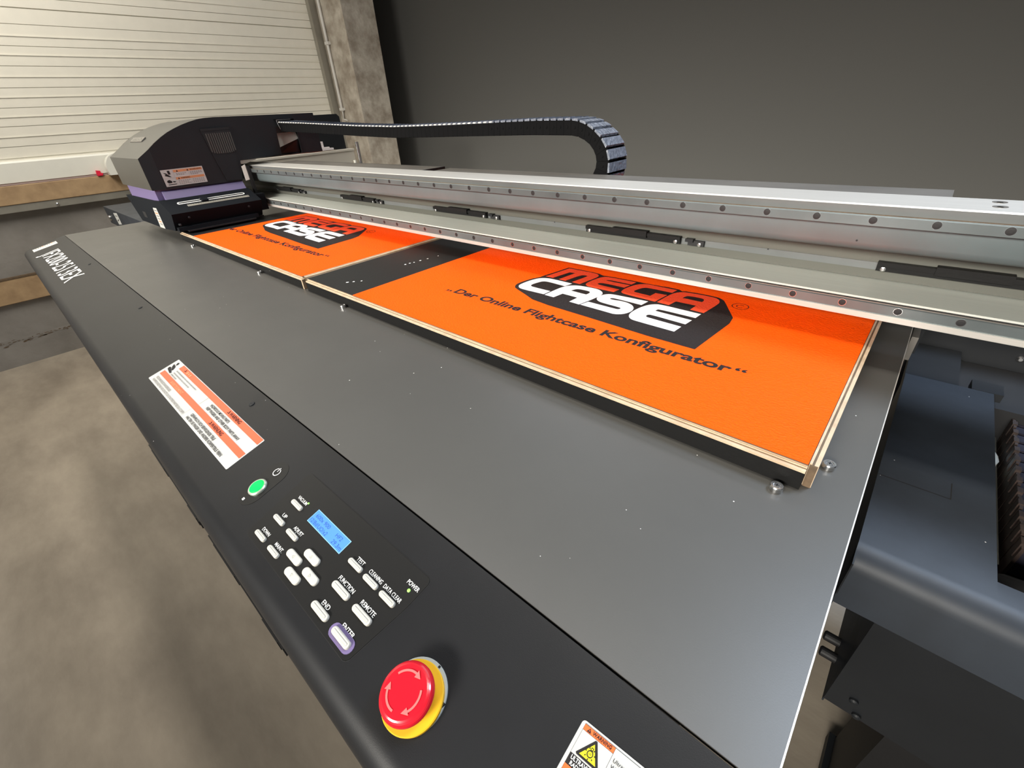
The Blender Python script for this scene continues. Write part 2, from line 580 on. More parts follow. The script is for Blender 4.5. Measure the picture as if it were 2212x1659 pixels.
# pillar at the end of the door, its conduit and the guide channel
b = MB()
b.box(-4.3, -3.84, 2.42, 2.715, FLOOR, 2.75, M_PILLAR)
tag(b.obj('wall_pillar'), 'stained concrete pillar to the right of the sectional door', 'pillar', kind='structure')
b = MB()
b.box(-4.248, -4.20, 2.36, 2.42, 0.11, 2.74, M_STRIP)
tag(b.obj('trim_5'), 'narrow steel guide channel beside the door', 'trim', kind='structure')
b = MB()
F = fr_y(2.42)
b.tube([(-4.135, 2.408, 2.74), (-4.135, 2.408, 0.395)], 0.0115, M_CONDUIT, 14)
b.tube([(-4.135, 2.408, 0.395), (-4.135, 2.408, 0.335), (-4.09, 2.408, 0.325)], 0.007, M_CONDUIT, 10)
co = b.obj('conduit', smooth=True, auto=40)
tag(co, 'thin white electrical conduit running down the concrete pillar', 'conduit')
for z in (0.40, 0.86):
    b = MB()
    b.box(-4.155, -4.105, z, z + 0.02, 0.0, 0.028, M_CONDUIT, F, b=0.004)
    b.obj('clip', co)

# things seen behind the printer's left end
b = MB()
cab = thing('storage_cabinet', 'pale cream cabinet behind the print carriage, papers on its top', 'cabinet', (-3.25, 1.45, FLOOR))
b.box(-3.5, -3.0, 1.10, 1.765, FLOOR, 0.155, M_GREYCAB)
b.obj('body', cab)
b = MB()
b.box(-3.5, -2.995, 1.10, 1.77, 0.155, 0.1675, M_GREYCAB, b=0.003)
b.obj('cabinet_top', cab)
b = MB()
pb = smooth_poly([(1.553, 0.169), (1.733, 0.169), (1.733, 0.35), (1.716, 0.3655), (1.553, 0.3655)], 0)
b.prism(pb, -0.16, 0, M_BLACK, fr_x(-3.03))
tag(b.obj('black_housing'), 'black box with a cut corner standing on the pale cabinet by the pillar', 'box')
for k, (x0, x1, y0, y1, z0, z1, m, lab) in enumerate((
        (-3.02, -2.999, 1.46, 1.64, 0.168, 0.171, M_TAPE, 'crumpled brown film lying over the cabinet edge'),
        (-3.02, -2.997, 1.52, 1.625, 0.1715, 0.183, M_PAPER, 'stack of white papers against the black box'),
        (-3.02, -2.999, 1.52, 1.60, 0.1835, 0.190, M_PAPER, 'thin white card on top of the paper stack'),
        (-3.02, -3.005, 1.515, 1.565, 0.1905, 0.222, M_PAPER, 'small white carton standing on the papers'))):
    b = MB()
    b.box(x0, x1, y0, y1, z0, z1, m)
    tag(b.obj(('film_sheet', 'paper_stack', 'paper_card', 'paper_carton')[k]), lab, ('film', 'papers', 'card', 'carton')[k])
b = MB()
b.tube([(-2.985, 1.790, FLOOR), (-2.985, 1.790, 0.203)], 0.011, M_CHROME, 14)
tag(b.obj('steel_post', smooth=True, auto=40), 'short bright steel post standing right of the pale cabinet', 'post')
b = MB()
b.tube([(-2.982, 1.748, FLOOR), (-2.982, 1.748, 0.098)], 0.009, M_WHITE, 14)
tag(b.obj('white_post', smooth=True, auto=40), 'white post with a round top beside the steel post', 'post')
# red clip and a white bag on the sill
b = MB()
b.prism([(0.556, 0.1225), (0.578, 0.1225), (0.581, 0.137), (0.560, 0.141)], 0.038, 0.060, M_REDPL, fr_x(XW))
b.prism([(0.556, 0.1085), (0.582, 0.1085), (0.590, 0.1225), (0.556, 0.1225)], 0.037, 0.064, M_REDPL, fr_x(XW))
tag(b.obj('red_clip'), 'small red plastic clip on the lower edge of the white door', 'clip')
b = MB()
pts = []
bag = [(0.615, 0.108), (0.66, 0.107), (0.72, 0.107), (0.75, 0.14), (0.74, 0.20), (0.70, 0.235), (0.65, 0.22), (0.622, 0.185), (0.612, 0.145)]
b.prism(smooth_poly(bag, 2), 0.0565, 0.12, M_WHITE, fr_x(XW))
tag(b.obj('white_bag'), 'white bundle on the sill, half hidden behind the print carriage', 'bundle')

# ================================================================== flatbed printer: table and front panel
XL, XR = -2.583, 0.037
pr = thing('flatbed_printer', 'large flatbed printer with a grey table, black sloping front panel and keypad', 'printer', (-1.27, 0.7, FLOOR))
b = MB()
b.box(XL, XR, Y0 + 0.0012, 1.45, -0.004, 0, M_TABLE)
b.obj('table_plate', pr)
b = MB()
b.box(XR - 0.0004, XR + 0.0006, Y0 + 0.0012, 1.45, -0.012, 0.0002, M_ALU)
b.obj('table_edge_strip', pr)
# front panel: extruded bent sheet
pf = [(-0.001, 0.0), (-0.128, 0.0)]
prof = [FP(0, s, n)[1:] for s, n in pf]
cy_, cz_ = prof[-1]
for k in range(1, 15):                                 # bend at the front lip
    a = R(14 + (90 - 14) * k / 14)
    prof.append((cy_ - 0.0235 * (math.sin(a) - math.sin(R(14))), cz_ - 0.0235 * (math.cos(R(14)) - math.cos(a))))
yy, z_ = prof[-1]
prof += [(yy, z_ - 0.035), (yy + 0.03, z_ - 0.04), (yy + 0.03, z_ - 0.10), (Y0 - 0.001, z_ - 0.10)]
b = MB()
b.prism([(p[0], p[1]) for p in prof], XL - 0.001, XR - 0.002, M_PANEL, lambda u, v, n=0.0: (n, u, v))
fp = b.obj('front_panel', pr, smooth=True, auto=35)
b = MB()
b.box(-2.45, -0.06, 0.16, 1.35, FLOOR, -0.012, M_BLACK)
b.obj('lower_frame', pr)
for x0, x1 in ((-0.86, -0.60), (-0.565, -0.345)):
    b = MB()
    b.box(x0, x1, 0.0035, 0.07, -0.128, -0.115, M_DARK)
    b.box(x0 + 0.02, x0 + 0.09, 0.0028, 0.01, -0.134, -0.116, M_DARK)
    b.box(x1 - 0.05, x1 - 0.012, 0.0026, 0.01, -0.130, -0.116, M_DARK)
    b.obj('lower_bracket', pr)

# keypad foil with rounded, partly cut outline
kp = MB()
ko = [(-0.4335, -0.0357), (-0.2183, -0.0342), (-0.2195, -0.062), (-0.229, -0.1195), (-0.427, -0.1190)]
kr = []
for i, p in enumerate(ko):
    a, q, c = Vector(ko[i - 1]), Vector(p), Vector(ko[(i + 1) % len(ko)])
    r_ = 0.004
    kr += [tuple(q + (a - q).normalized() * r_), tuple(q + (a - q).normalized() * r_ * .35 + (c - q).normalized() * r_ * .35), tuple(q + (c - q).normalized() * r_)]
kp.prism(kr, 0.0, 0.0006, M_MEMB, FP)
n = len(kr)
for i in range(n):
    kp.line(kr[i], kr[(i + 1) % n], 0.0006, 0.0002, M_DARK, lambda u, s, n=0.0: FP(u + (0.0004 if u > -0.3 else -0.0004), s + (0.0004 if s > -0.08 else -0.0004), n))
kpo = kp.obj('keypad', pr)
NT = 0.0008
for s_, u, v, w_, h_ in (('VACUUM', -0.4145, -0.0628, 0.0180, 0.0036), ('UP', -0.4097, -0.0850, 0.0075, 0.0038), ('ADJUST', -0.3830, -0.0852, 0.0170, 0.0038),
                         ('DOWN', -0.4136, -0.1068, 0.0150, 0.0038), ('MAINT.', -0.3838, -0.1068, 0.0158, 0.0038), ('TEST', -0.2945, -0.0642, 0.0112, 0.0038),
                         ('CLEANING', -0.2740, -0.0642, 0.0192, 0.0038), ('DATA CLEAR', -0.2515, -0.0642, 0.0240, 0.0036), ('FUNCTION', -0.2940, -0.0850, 0.0240, 0.0040),
                         ('REMOTE', -0.2575, -0.0852, 0.0200, 0.0040), ('END', -0.2880, -0.1068, 0.0110, 0.0040), ('ENTER', -0.2555, -0.1062, 0.0165, 0.0040),
                         ('POWER', -0.2362, -0.0488, 0.0150, 0.0036)):
    t = MB()
    t.text(s_, u, v, w_, h_, NT, M_WTXT, FP, 0.008)
    t.obj('key_label', kpo)


def capsule(cx, cy, L, W, k=8):
    P = []
    r = W / 2
    for i in range(k + 1):
        a = R(-90 + 180 * i / k)
        P.append((cx + L / 2 - r + r * math.cos(a), cy + r * math.sin(a)))
    for i in range(k + 1):
        a = R(90 + 180 * i / k)
        P.append((cx - L / 2 + r + r * math.cos(a), cy + r * math.sin(a)))
    return P


def key(cx, cy, L, W, h=0.0028, mark=None, ridge=True):
    b = MB()
    levels = [(0.0, 0.0), (0.0, h * .6), (0.12, h * .9), (0.3, h)]
    n = None
    P, fs = [], []
    for ins, z in levels:
        c = capsule(cx, cy, L - ins * W, W - ins * W)
        n = len(c)
        P += [FP(*p, z + 0.0005) for p in c]
    for j in range(len(levels) - 1):
        for i in range(n):
            k = (i + 1) % n
            fs.append((j * n + i, j * n + k, (j + 1) * n + k, (j + 1) * n + i))
    fs.append(tuple(range(3 * n, 4 * n)))
    b.add(P, fs, M_KEY)
    if ridge:
        b.prism(capsule(cx, cy, L * 0.82, W * 0.22), h + 0.0004, h + 0.0010, M_KEY, FP)
    if mark:
        d = 0.0016
        tri = {'u': [(0, 1), (-.9, -.7), (.9, -.7)], 'd': [(0, -1), (-.9, .7), (.9, .7)], 'l': [(-1, 0), (.7, .9), (.7, -.9)], 'r': [(1, 0), (-.7, .9), (-.7, -.9)]}[mark]
        for i in range(3):
            a, c = tri[i], tri[(i + 1) % 3]
            b.line((cx + a[0] * d, cy + a[1] * d), (cx + c[0] * d, cy + c[1] * d), 0.0003, h + 0.0007, M_GREYPL, FP)
    return b.obj('button', kpo)


for cx_, cy2 in ((-0.4054, -0.0680), (-0.4060, -0.0894), (-0.3761, -0.0894), (-0.4065, -0.1108), (-0.3762, -0.1108)):
    key(cx_, cy2, 0.0200, 0.0052)
for cx_, cy2 in ((-0.2898, -0.0677), (-0.2644, -0.0682), (-0.2393, -0.0682)):
    key(cx_, cy2, 0.0200, 0.0052)
for cx_, cy2, mk in ((-0.3510, -0.1003, 'l'), (-0.3345, -0.0894, 'u'), (-0.3350, -0.1108, 'd'), (-0.3186, -0.1002, 'r')):
    key(cx_, cy2, 0.0240, 0.0078, 0.0026, mk, False)
for cx_, cy2 in ((-0.2816, -0.0893), (-0.2475, -0.0896), (-0.2823, -0.1109)):
    key(cx_, cy2, 0.0250, 0.0064)
b = MB()
b.prism(capsule(-0.2472, -0.1110, 0.0315, 0.0118), 0.0, 0.0012, M_PURPLE, FP)
b.obj('enter_key_ring', kpo)
key(-0.2470, -0.1109, 0.0248, 0.0064, 0.0034)
b = MB()
b.sheet([(-0.3780, -0.0562), (-0.3144, -0.0562), (-0.3144, -0.0712), (-0.3780, -0.0712)], 0.0007, M_LCDF, FP)
b.sheet([(-0.3774, -0.0568), (-0.3150, -0.0568), (-0.3150, -0.0706), (-0.3774, -0.0706)], 0.0009, M_LCD, FP)
for s_, u, v, w_ in (('600x 900', -0.3735, -0.0632, 0.0262), ('12/Bd/UO/x2', -0.3758, -0.0694, 0.0320), ('HF2', -0.3345, -0.0632, 0.0105), ('29.3m', -0.3330, -0.0694, 0.0165)):
    b.text(s_, u, v, w_, 0.0040, 0.0011, M_LCDT, FP)
b.obj('display', kpo)
for nm, u, v, r_ in (('indicator_light', -0.3958, -0.0592, 0.0010), ('indicator_light', -0.2290, -0.0521, 0.0015)):
    b = MB()
    b.lathe([(r_, 0.0005), (r_, 0.0012), (r_ * .5, 0.0016)], (u, v), M_LED, FP, 16)
    b.obj(nm, kpo)

# power lamp with its shallow recess and symbols
b = MB()
b.prism(capsule(0, 0, 0.062, 0.0340, 12), -0.0001, 0.0003, M_MEMB, lambda u, v, n=0.0: FP(-0.4735 - v, -0.0765 + u, n))
po = b.obj('power_switch_plate', pr)
b = MB()
b.ring((-0.4735, -0.0595), 0.0042, 0.0051, 0.0007, M_WTXT, FP, 112, 428, 30)
b.line((-0.4735, -0.0590), (-0.4735, -0.0535), 0.0009, 0.0008, M_WTXT, FP)
b.obj('power_symbol', po)
b = MB()
b.box(-0.4760, -0.4728, -0.1035, -0.1005, 0.0003, 0.0007, M_WTXT, FP)
b.line((-0.4752, -0.1028), (-0.4736, -0.1012), 0.0006, 0.0009, M_MEMB, FP)
b.obj('small_mark', po)
b = MB()
b.lathe([(0.0108, 0.0), (0.0108, 0.0022), (0.0098, 0.0032), (0.0086, 0.0030)], (-0.4735, -0.0842), M_BEZEL, FP, 48, cap=False)
b.lathe([(0.0086, 0.001), (0.0086, 0.0032), (0.0070, 0.0040), (0.0, 0.0044)], (-0.4735, -0.0842), M_GREEN, FP, 48, cap=False)
b.obj('power_button', po, smooth=True, auto=50)

# emergency stop
EC = (-0.1675, -0.0985)
b = MB()
b.lathe([(0.0237, 0.0), (0.0237, 0.0014), (0.0232, 0.0020), (0.020, 0.0020)], (EC[0] + 0.0013, EC[1] + 0.0018), M_GREYPL, FP, 64)
b.box(EC[0] + 0.0215, EC[0] + 0.0235, EC[1] + 0.0085, EC[1] + 0.0115, 0.001, 0.0028, M_DARK, FP)
b.box(EC[0] + 0.0025, EC[0] + 0.0042, EC[1] + 0.0236, EC[1] + 0.0252, 0.001, 0.0024, M_DARK, FP)
es = b.obj('emergency_stop', pr, smooth=True, auto=40)
tag(es, 'red mushroom push button on a yellow disc')
b = MB()
b.lathe([(0.0232, 0.002), (0.0235, 0.0050), (0.0228, 0.0058), (0.015, 0.0058)], (EC[0] + 0.0020, EC[1] - 0.0004), M_YELLOW, FP, 64)
b.obj('yellow_disc', es, smooth=True, auto=40)
b = MB()
HC = (EC[0] + 0.0020, EC[1] - 0.0006)
prof = [(0.0125, 0.0058), (0.0125, 0.0085), (0.0175, 0.0090)]
for k in range(0, 11):
    a = R(-60 + 150 * k / 10)
    prof.append((0.0150 + 0.0051 * math.cos(a), 0.0145 + 0.0051 * math.sin(a)))
prof += [(0.011, 0.0200), (0.007, 0.0200), (0.003, 0.0199), (0.0001, 0.0199)]
b.lathe(prof, HC, M_ESTOP, FP, 64)
hd = b.obj('mushroom_head', es, smooth=True)
b = MB()
for k in range(3):
    a0 = 150 + 10 - 120 * k          # clockwise arrows
    b.ring(HC, 0.0118, 0.0133, 0.0204, M_ARROW, FP, a0 - 68, a0, 16)
    a = R(a0 - 68)
    t_ = R(a0 - 68 - 22)
    c_ = 0.01255
    b.sheet([(HC[0] + 0.0150 * math.cos(a), HC[1] + 0.0150 * math.sin(a)), (HC[0] + 0.0101 * math.cos(a), HC[1] + 0.0101 * math.sin(a)),
             (HC[0] + c_ * math.cos(t_), HC[1] + c_ * math.sin(t_))], 0.02045, M_ARROW, FP)
b.obj('turn_arrows', es)


# screws let into the panel
def cross_screw(F, u, v, r, h, name, parent, m=M_CHROME):
    b = MB()
    b.lathe([(r, 0.0), (r, h * .8), (r * .9, h), (r * .62, h), (r * .58, h * .86), (r * .5, h * .86), (r * .46, h)], (u, v), m, F, 28)
    b.line((u - r * .32, v), (u + r * .32, v), r * .17, h + 0.0001, M_DARK, F)
    b.line((u, v - r * .32), (u, v + r * .32), r * .17, h + 0.0001, M_DARK, F)
    return b.obj(name, parent, smooth=True, auto=35)


for u, s_ in ((-0.6345, -0.0213), (-1.2706, -0.0208), (-1.90, -0.0208)):
    cross_screw(FP, u, s_, 0.0042, 0.0012, 'panel_screw', pr, M_BLACK)
for u, v in ((-0.0272, 0.3905), (0.0046, 0.4545), (-0.8462, 0.3955), (-1.2666, 0.3945), (-1.8000, 0.3905)):
    cross_screw(fr_table(), u, v, 0.0062, 0.0062, 'locating_screw', pr)

# model lettering and stickers on the front panel
b = MB()
b.text('JFX200-2513EX', -2.372, -0.1040, 0.565, 0.0560, 0.0006, M_WTXT, FP, 0.0)
tag(b.obj('model_lettering', pr), 'white JFX200-2513EX lettering')
b = MB()
b.prism([(-2.5328, -0.037), (-2.4688, -0.037), (-2.4887, -0.1166), (-2.5466, -0.1168)], 0.0, 0.0004, M_STICK, FP)
for k in range(9):
    b.line((-2.5360 - k * .0010, -0.044 - k * 0.0076), (-2.5145 - k * .0010, -0.044 - k * 0.0076), 0.0028, 0.0007, M_STBROWN if k in (1, 5) else M_STGREY, FP)
b.obj('rating_sticker', pr)

st = MB()
st.prism(rrect(-0.9045, -0.5415, -0.0966, -0.0438, 0.002), 0.0, 0.0004, M_STICK, FP)
n1, n2 = 0.0007, 0.0010
st.sheet([(-0.8702, -0.0452), (-0.5436, -0.0446), (-0.5436, -0.0536), (-0.8702, -0.0543)], n1, M_STORANGE, FP)
st.sheet([(-0.8960, -0.0708), (-0.5436, -0.0698), (-0.5436, -0.0785), (-0.8960, -0.0796)], n1, M_STORANGE, FP)
for s_, u, v, w_, h_, m in (('WARNING', -0.6460, -0.0515, 0.0370, 0.0052, M_STTXT), ('WARNUNG', -0.6520, -0.0770, 0.0400, 0.0052, M_STTXT),
                            ('HAZARDOUS MOVING PARTS', -0.6985, -0.0605, 0.0700, 0.0042, M_STTXT), ('KEEP FINGERS AND OTHER BODY PARTS AWAY', -0.6995, -0.0668, 0.1210, 0.0042, M_STTXT),
                            ('GEFÄHRLICH SICH BEWEGENDE TEILE', -0.7090, -0.0868, 0.0950, 0.0042, M_STTXT), ('HALTEN SIE FINGER UND ANDERE KÖRPERTEILE FERN', -0.7110, -0.0932, 0.1380, 0.0042, M_STTXT),
                            ('PIECES MOBILES DANGEREUSES', -0.8900, -0.0875, 0.0760, 0.0040, M_STGREY), ('N’APPROCHEZ PAS VOS DOIGTS OU D’AUTRES PARTIES DU CORPS', -0.8905, -0.0938, 0.1640, 0.0040, M_STGREY),
                            ('AVERTISSEMENT', -0.8415, -0.0780, 0.0590, 0.0048, M_STBROWN)):
    st.text(s_, u, v, w_, h_, n2, m, FP, 0.016)
for u0, u1, v in ((-0.866, -0.768, -0.0590), (-0.866, -0.788, -0.0640), (-0.868, -0.842, -0.0683)):
    random.seed(int(-u0 * 1000))
    u = u0
    while u < u1:                                   # faded characters too small to read: short strokes
        st.line((u, v), (u + 0.0022, v), 0.0009, n2, M_STGREY, FP)
        st.line((u + 0.001, v - 0.0014), (u + 0.001, v + 0.0015), 0.0006, n2, M_STGREY, FP)
        u += random.choice((0.0034, 0.0034, 0.0042))
for tri in ((-0.6540, -0.0510), (-0.6595, -0.0768), (-0.8500, -0.0512)):
    st.sheet([(tri[0], tri[1]), (tri[0] + 0.0065, tri[1]), (tri[0] + 0.00325, tri[1] + 0.0052)], n2, M_STTXT, FP)
    st.sheet([(tri[0] + 0.0016, tri[1] + 0.0009), (tri[0] + 0.0049, tri[1] + 0.0009), (tri[0] + 0.00325, tri[1] + 0.0036)], n2 + 0.0003, M_STORANGE, FP)
for k in range(3):
    st.line((-0.838 + k * .0075, -0.0498), (-0.834 + k * .0075, -0.0498), 0.0040 if k != 1 else 0.0030, n2, M_STBROWN, FP)
st.line((-0.7215, -0.0545), (-0.7222, -0.0700), 0.0004, n2, M_STGREY, FP)
st.line((-0.7237, -0.0800), (-0.7246, -0.0960), 0.0004, n2, M_STGREY, FP)
# pinched hand pictogram
for q in ([(-0.893, -0.049), (-0.889, -0.047), (-0.885, -0.051), (-0.888, -0.054)], [(-0.8965, -0.054), (-0.884, -0.0555), (-0.878, -0.062), (-0.880, -0.064), (-0.893, -0.0585)],
          [(-0.8975, -0.0625), (-0.893, -0.0605), (-0.872, -0.0665), (-0.874, -0.0690), (-0.895, -0.0662)]):
    st.sheet(q, n2, M_STTXT, FP)
tag(st.obj('warning_sticker', pr), 'long white and orange WARNING sticker')

uv = MB()
Fu = lambda u, v, n=0.0: FP(-0.0637 + u * 0.994 - v * 0.012, -0.0345 + v + u * 0.055, n)
uv.prism(rrect(0, 0.075, -0.052, 0.0, 0.0022), 0.0, 0.0004, M_STICK, Fu)
uv.box(0.0023, 0.0728, -0.0500, -0.0014, 0.0004, 0.0006, M_STTXT, Fu)
uv.box(0.0025, 0.0237, -0.0190, -0.0050, 0.0004, 0.0008, M_STICK, Fu)
uv.box(0.0025, 0.0237, -0.0048, -0.0016, 0.0004, 0.0009, M_STORANGE2, Fu)
uv.box(0.0239, 0.0726, -0.0498, -0.0016, 0.0004, 0.0008, M_STICK, Fu)
uv.box(0.0025, 0.0237, -0.0290, -0.0255, 0.0004, 0.0009, M_STORANGE2, Fu)
uv.box(0.0025, 0.0237, -0.0496, -0.0292, 0.0004, 0.0008, M_STICK, Fu)
uv.text('WARNING', 0.0088, -0.0041, 0.0130, 0.0020, 0.0012, M_STTXT, Fu, 0.02)
uv.text('ULTRAVIOLET', 0.0040, -0.0219, 0.0180, 0.0024, 0.0010, M_WTXT, Fu, 0.02)
uv.text('RADIATION', 0.0050, -0.0248, 0.0150, 0.0022, 0.0010, M_WTXT, Fu, 0.02)
uv.text('WARNUNG', 0.0088, -0.0282, 0.0130, 0.0020, 0.0012, M_STTXT, Fu, 0.02)
uv.text('Ultraviolet radiation.', 0.0255, -0.0085, 0.0260, 0.0020, 0.0012, M_STTXT, Fu)
uv.text('Wear eye protection.', 0.0255, -0.0120, 0.0250, 0.0020, 0.0012, M_STTXT, Fu)
uv.sheet([(0.0050, -0.0045), (0.0078, -0.0045), (0.0064, -0.0021)], 0.0012, M_STTXT, Fu)
uv.line((0.0064, -0.0040), (0.0064, -0.0029), 0.0003, 0.0014, M_STORANGE2, Fu)
uv.sheet([(0.0058, -0.0180), (0.0198, -0.0182), (0.0204, -0.0172), (0.0134, -0.0055), (0.0122, -0.0055), (0.0050, -0.0172)], 0.0010, M_STTXT, Fu)
uv.sheet([(0.0072, -0.0168), (0.0184, -0.0168), (0.0128, -0.0075)], 0.0013, M_STYEL, Fu)
uv.ring((0.0128, -0.0134), 0.0015, 0.0020, 0.0016, M_STTXT, Fu)
uv.text('UV', 0.0118, -0.0140, 0.0020, 0.0012, 0.0016, M_STTXT, Fu)
uv.box(0.0120, 0.0136, -0.0114, -0.0098, 0.0013, 0.0016, M_STTXT, Fu)
uv.box(0.0124, 0.0132, -0.0110, -0.0102, 0.0013, 0.0019, M_STYEL, Fu)
for k in range(7):
    a = R(120 + 50 * k)
    uv.line((0.0128 + 0.0026 * math.cos(a), -0.0134 + 0.0026 * math.sin(a)), (0.0128 + 0.0034 * math.cos(a), -0.0134 + 0.0034 * math.sin(a)), 0.0006, 0.0016, M_STTXT, Fu)
tag(uv.obj('ultraviolet_sticker', pr), 'white ultraviolet WARNING sticker with a yellow triangle')
# left end cover of the printer, beyond the table
b = MB()
b.box(-3.50, XL - 0.006, 0.42, 1.05, -0.095, -0.006, M_SIDE)
ec = b.obj('end_cover', pr)
b = MB()
F = fr_y(0.42)
b.prism([(-3.27, -0.022), (-3.165, -0.014), (-3.175, -0.072), (-3.262, -0.081)], 0, 0.0006, M_STICK, F)
b.line((-3.25, -0.035), (-3.19, -0.032), 0.003, 0.001, M_STTXT, F)
b.line((-3.24, -0.060), (-3.20, -0.050), 0.006, 0.001, M_STTXT, F)
b.obj('small_sticker', ec)
b = MB()
b.lathe([(0.014, 0), (0.014, 0.006), (0.008, 0.009)], (-3.43, -0.062), M_CHROME, F, 20)
b.obj('cover_screw', ec)

# ================================================================== printed boards
LOGO = {
   'back':[(-0.5662, 0.7018), (-0.5592, 0.7349), (-0.5515, 0.7813), (-0.511, 0.7818), (-0.4764, 0.7812), (-0.4593, 0.773), (-0.4524, 0.7763), (-0.3798, 0.7782), (-0.3705, 0.7769), (-0.3039, 0.7814), (-0.2934, 0.7738), (-0.2856, 0.7789), (-0.2331, 0.7803), (-0.2193, 0.7717), (-0.2141, 0.7647), (-0.1939, 0.729), (-0.1765, 0.6985), (-0.1817, 0.6318), (-0.1863, 0.5709), (-0.2591, 0.5725), (-0.3642, 0.5803), (-0.4895, 0.5877), (-0.5283, 0.605), (-0.5653, 0.6199), (-0.5724, 0.626), (-0.578, 0.6354), (-0.5801, 0.6464), (-0.5757, 0.6772), (-0.5648, 0.6989)],
   'C':[(-0.4859, 0.7004), (-0.5342, 0.7018), (-0.5492, 0.7002), (-0.5603, 0.6933), (-0.5667, 0.6806), (-0.5703, 0.6646), (-0.5714, 0.6461), (-0.5704, 0.6368), (-0.5661, 0.63), (-0.5584, 0.6243), (-0.548, 0.6226), (-0.4976, 0.6237), (-0.4967, 0.6434), (-0.5399, 0.6438), (-0.5458, 0.6451), (-0.5498, 0.649), (-0.5508, 0.6561), (-0.5474, 0.671), (-0.5436, 0.6806), (-0.5331, 0.6836), (-0.4894, 0.6803)],
   'A':[(-0.4942, 0.6221), (-0.4936, 0.6442), (-0.4923, 0.6667), (-0.4882, 0.6818), (-0.4804, 0.6919), (-0.4696, 0.6979), (-0.4494, 0.7003), (-0.4317, 0.7014), (-0.4199, 0.6981), (-0.4104, 0.6912), (-0.4055, 0.6828), (-0.4049, 0.6699), (-0.408, 0.6476), (-0.4137, 0.6181), (-0.4357, 0.6195), (-0.4346, 0.6437), (-0.4692, 0.6453), (-0.4724, 0.6213)],
   'Ah':[(-0.4649, 0.6667), (-0.4618, 0.678), (-0.4558, 0.6819), (-0.4362, 0.6824), (-0.431, 0.6798), (-0.4288, 0.6754), (-0.4297, 0.6652)],
   'S':[(-0.3208, 0.6961), (-0.3585, 0.6947), (-0.3911, 0.693), (-0.3989, 0.6883), (-0.4043, 0.6798), (-0.406, 0.6674), (-0.4028, 0.6583), (-0.3978, 0.6524), (-0.3901, 0.6485), (-0.3815, 0.6471), (-0.3504, 0.6454), (-0.3452, 0.6438), (-0.344, 0.6406), (-0.3461, 0.6369), (-0.351, 0.6359), (-0.4071, 0.638), (-0.4113, 0.6186), (-0.3549, 0.6159), (-0.3433, 0.6148), (-0.3347, 0.6184), (-0.328, 0.6251), (-0.3237, 0.6363), (-0.3242, 0.6479), (-0.3276, 0.6572), (-0.3351, 0.6657), (-0.3454, 0.671), (-0.3587, 0.6728), (-0.3759, 0.6697), (-0.3812, 0.6699), (-0.3832, 0.6722), (-0.3814, 0.6756), (-0.3753, 0.6774), (-0.3229, 0.6749)],
   'E':[(-0.2261, 0.6923), (-0.2974, 0.6952), (-0.3067, 0.6905), (-0.3139, 0.6816), (-0.3187, 0.6682), (-0.3215, 0.6514), (-0.3217, 0.6367), (-0.3199, 0.6268), (-0.3157, 0.6187), (-0.309, 0.6126), (-0.3007, 0.6108), (-0.2333, 0.6077), (-0.2318, 0.6299), (-0.2904, 0.6335), (-0.2942, 0.6358), (-0.2955, 0.6402), (-0.294, 0.6449), (-0.289, 0.6461), (-0.2304, 0.6415), (-0.2283, 0.6617), (-0.2882, 0.6647), (-0.2927, 0.6658), (-0.2911, 0.6728), (-0.285, 0.6742), (-0.2273, 0.6727)],
   'M':[(-0.5583, 0.7077), (-0.5465, 0.7767), (-0.4808, 0.7785), (-0.4705, 0.773), (-0.4652, 0.7646), (-0.4653, 0.7518), (-0.4722, 0.706), (-0.4917, 0.7076), (-0.4847, 0.7534), (-0.4924, 0.7561), (-0.5006, 0.751), (-0.5075, 0.7064), (-0.5239, 0.7074), (-0.5178, 0.7566), (-0.5304, 0.7551), (-0.5397, 0.708)],
   'E2':[(-0.385, 0.7728), (-0.4414, 0.7726), (-0.453, 0.77), (-0.4595, 0.7591), (-0.463, 0.7389), (-0.4643, 0.7184), (-0.4608, 0.7098), (-0.4533, 0.7041), (-0.4444, 0.7035), (-0.3946, 0.7034), (-0.3921, 0.7208), (-0.4389, 0.7229), (-0.4442, 0.7268), (-0.4426, 0.7321), (-0.4334, 0.7358), (-0.3899, 0.7343), (-0.3869, 0.7518), (-0.4355, 0.7509), (-0.4405, 0.7531), (-0.4351, 0.7573), (-0.387, 0.7568)],
   'G':[(-0.3031, 0.7742), (-0.3565, 0.775), (-0.3684, 0.7728), (-0.3781, 0.7637), (-0.3835, 0.7466), (-0.3866, 0.7284), (-0.3848, 0.7137), (-0.3806, 0.7086), (-0.3709, 0.7053), (-0.311, 0.7015), (-0.3073, 0.7418), (-0.329, 0.7402), (-0.3304, 0.7223), (-0.3609, 0.7244), (-0.3652, 0.7264), (-0.3661, 0.7316), (-0.3632, 0.7454), (-0.3583, 0.7546), (-0.3512, 0.7571), (-0.3047, 0.7566)],
   'A2':[(-0.3074, 0.7014), (-0.3053, 0.7361), (-0.3019, 0.7569), (-0.294, 0.7685), (-0.2824, 0.7741), (-0.2355, 0.7751), (-0.2258, 0.7691), (-0.2209, 0.7602), (-0.2192, 0.7484), (-0.2246, 0.6989), (-0.2479, 0.7007), (-0.2467, 0.7222), (-0.2818, 0.7217), (-0.2849, 0.7001)],
   'A2h':[(-0.2793, 0.7429), (-0.2774, 0.7543), (-0.272, 0.7578), (-0.2499, 0.7586), (-0.2446, 0.7533), (-0.2445, 0.7422)],
}
AFF1 = ((1.3018, 0.0001), (-0.2265, 1.0664), (-0.8762, -0.0513))


def aff(p, A):
    return p if A is None else (p[0] * A[0][0] + p[1] * A[1][0] + A[2][0], p[0] * A[0][1] + p[1] * A[1][1] + A[2][1])


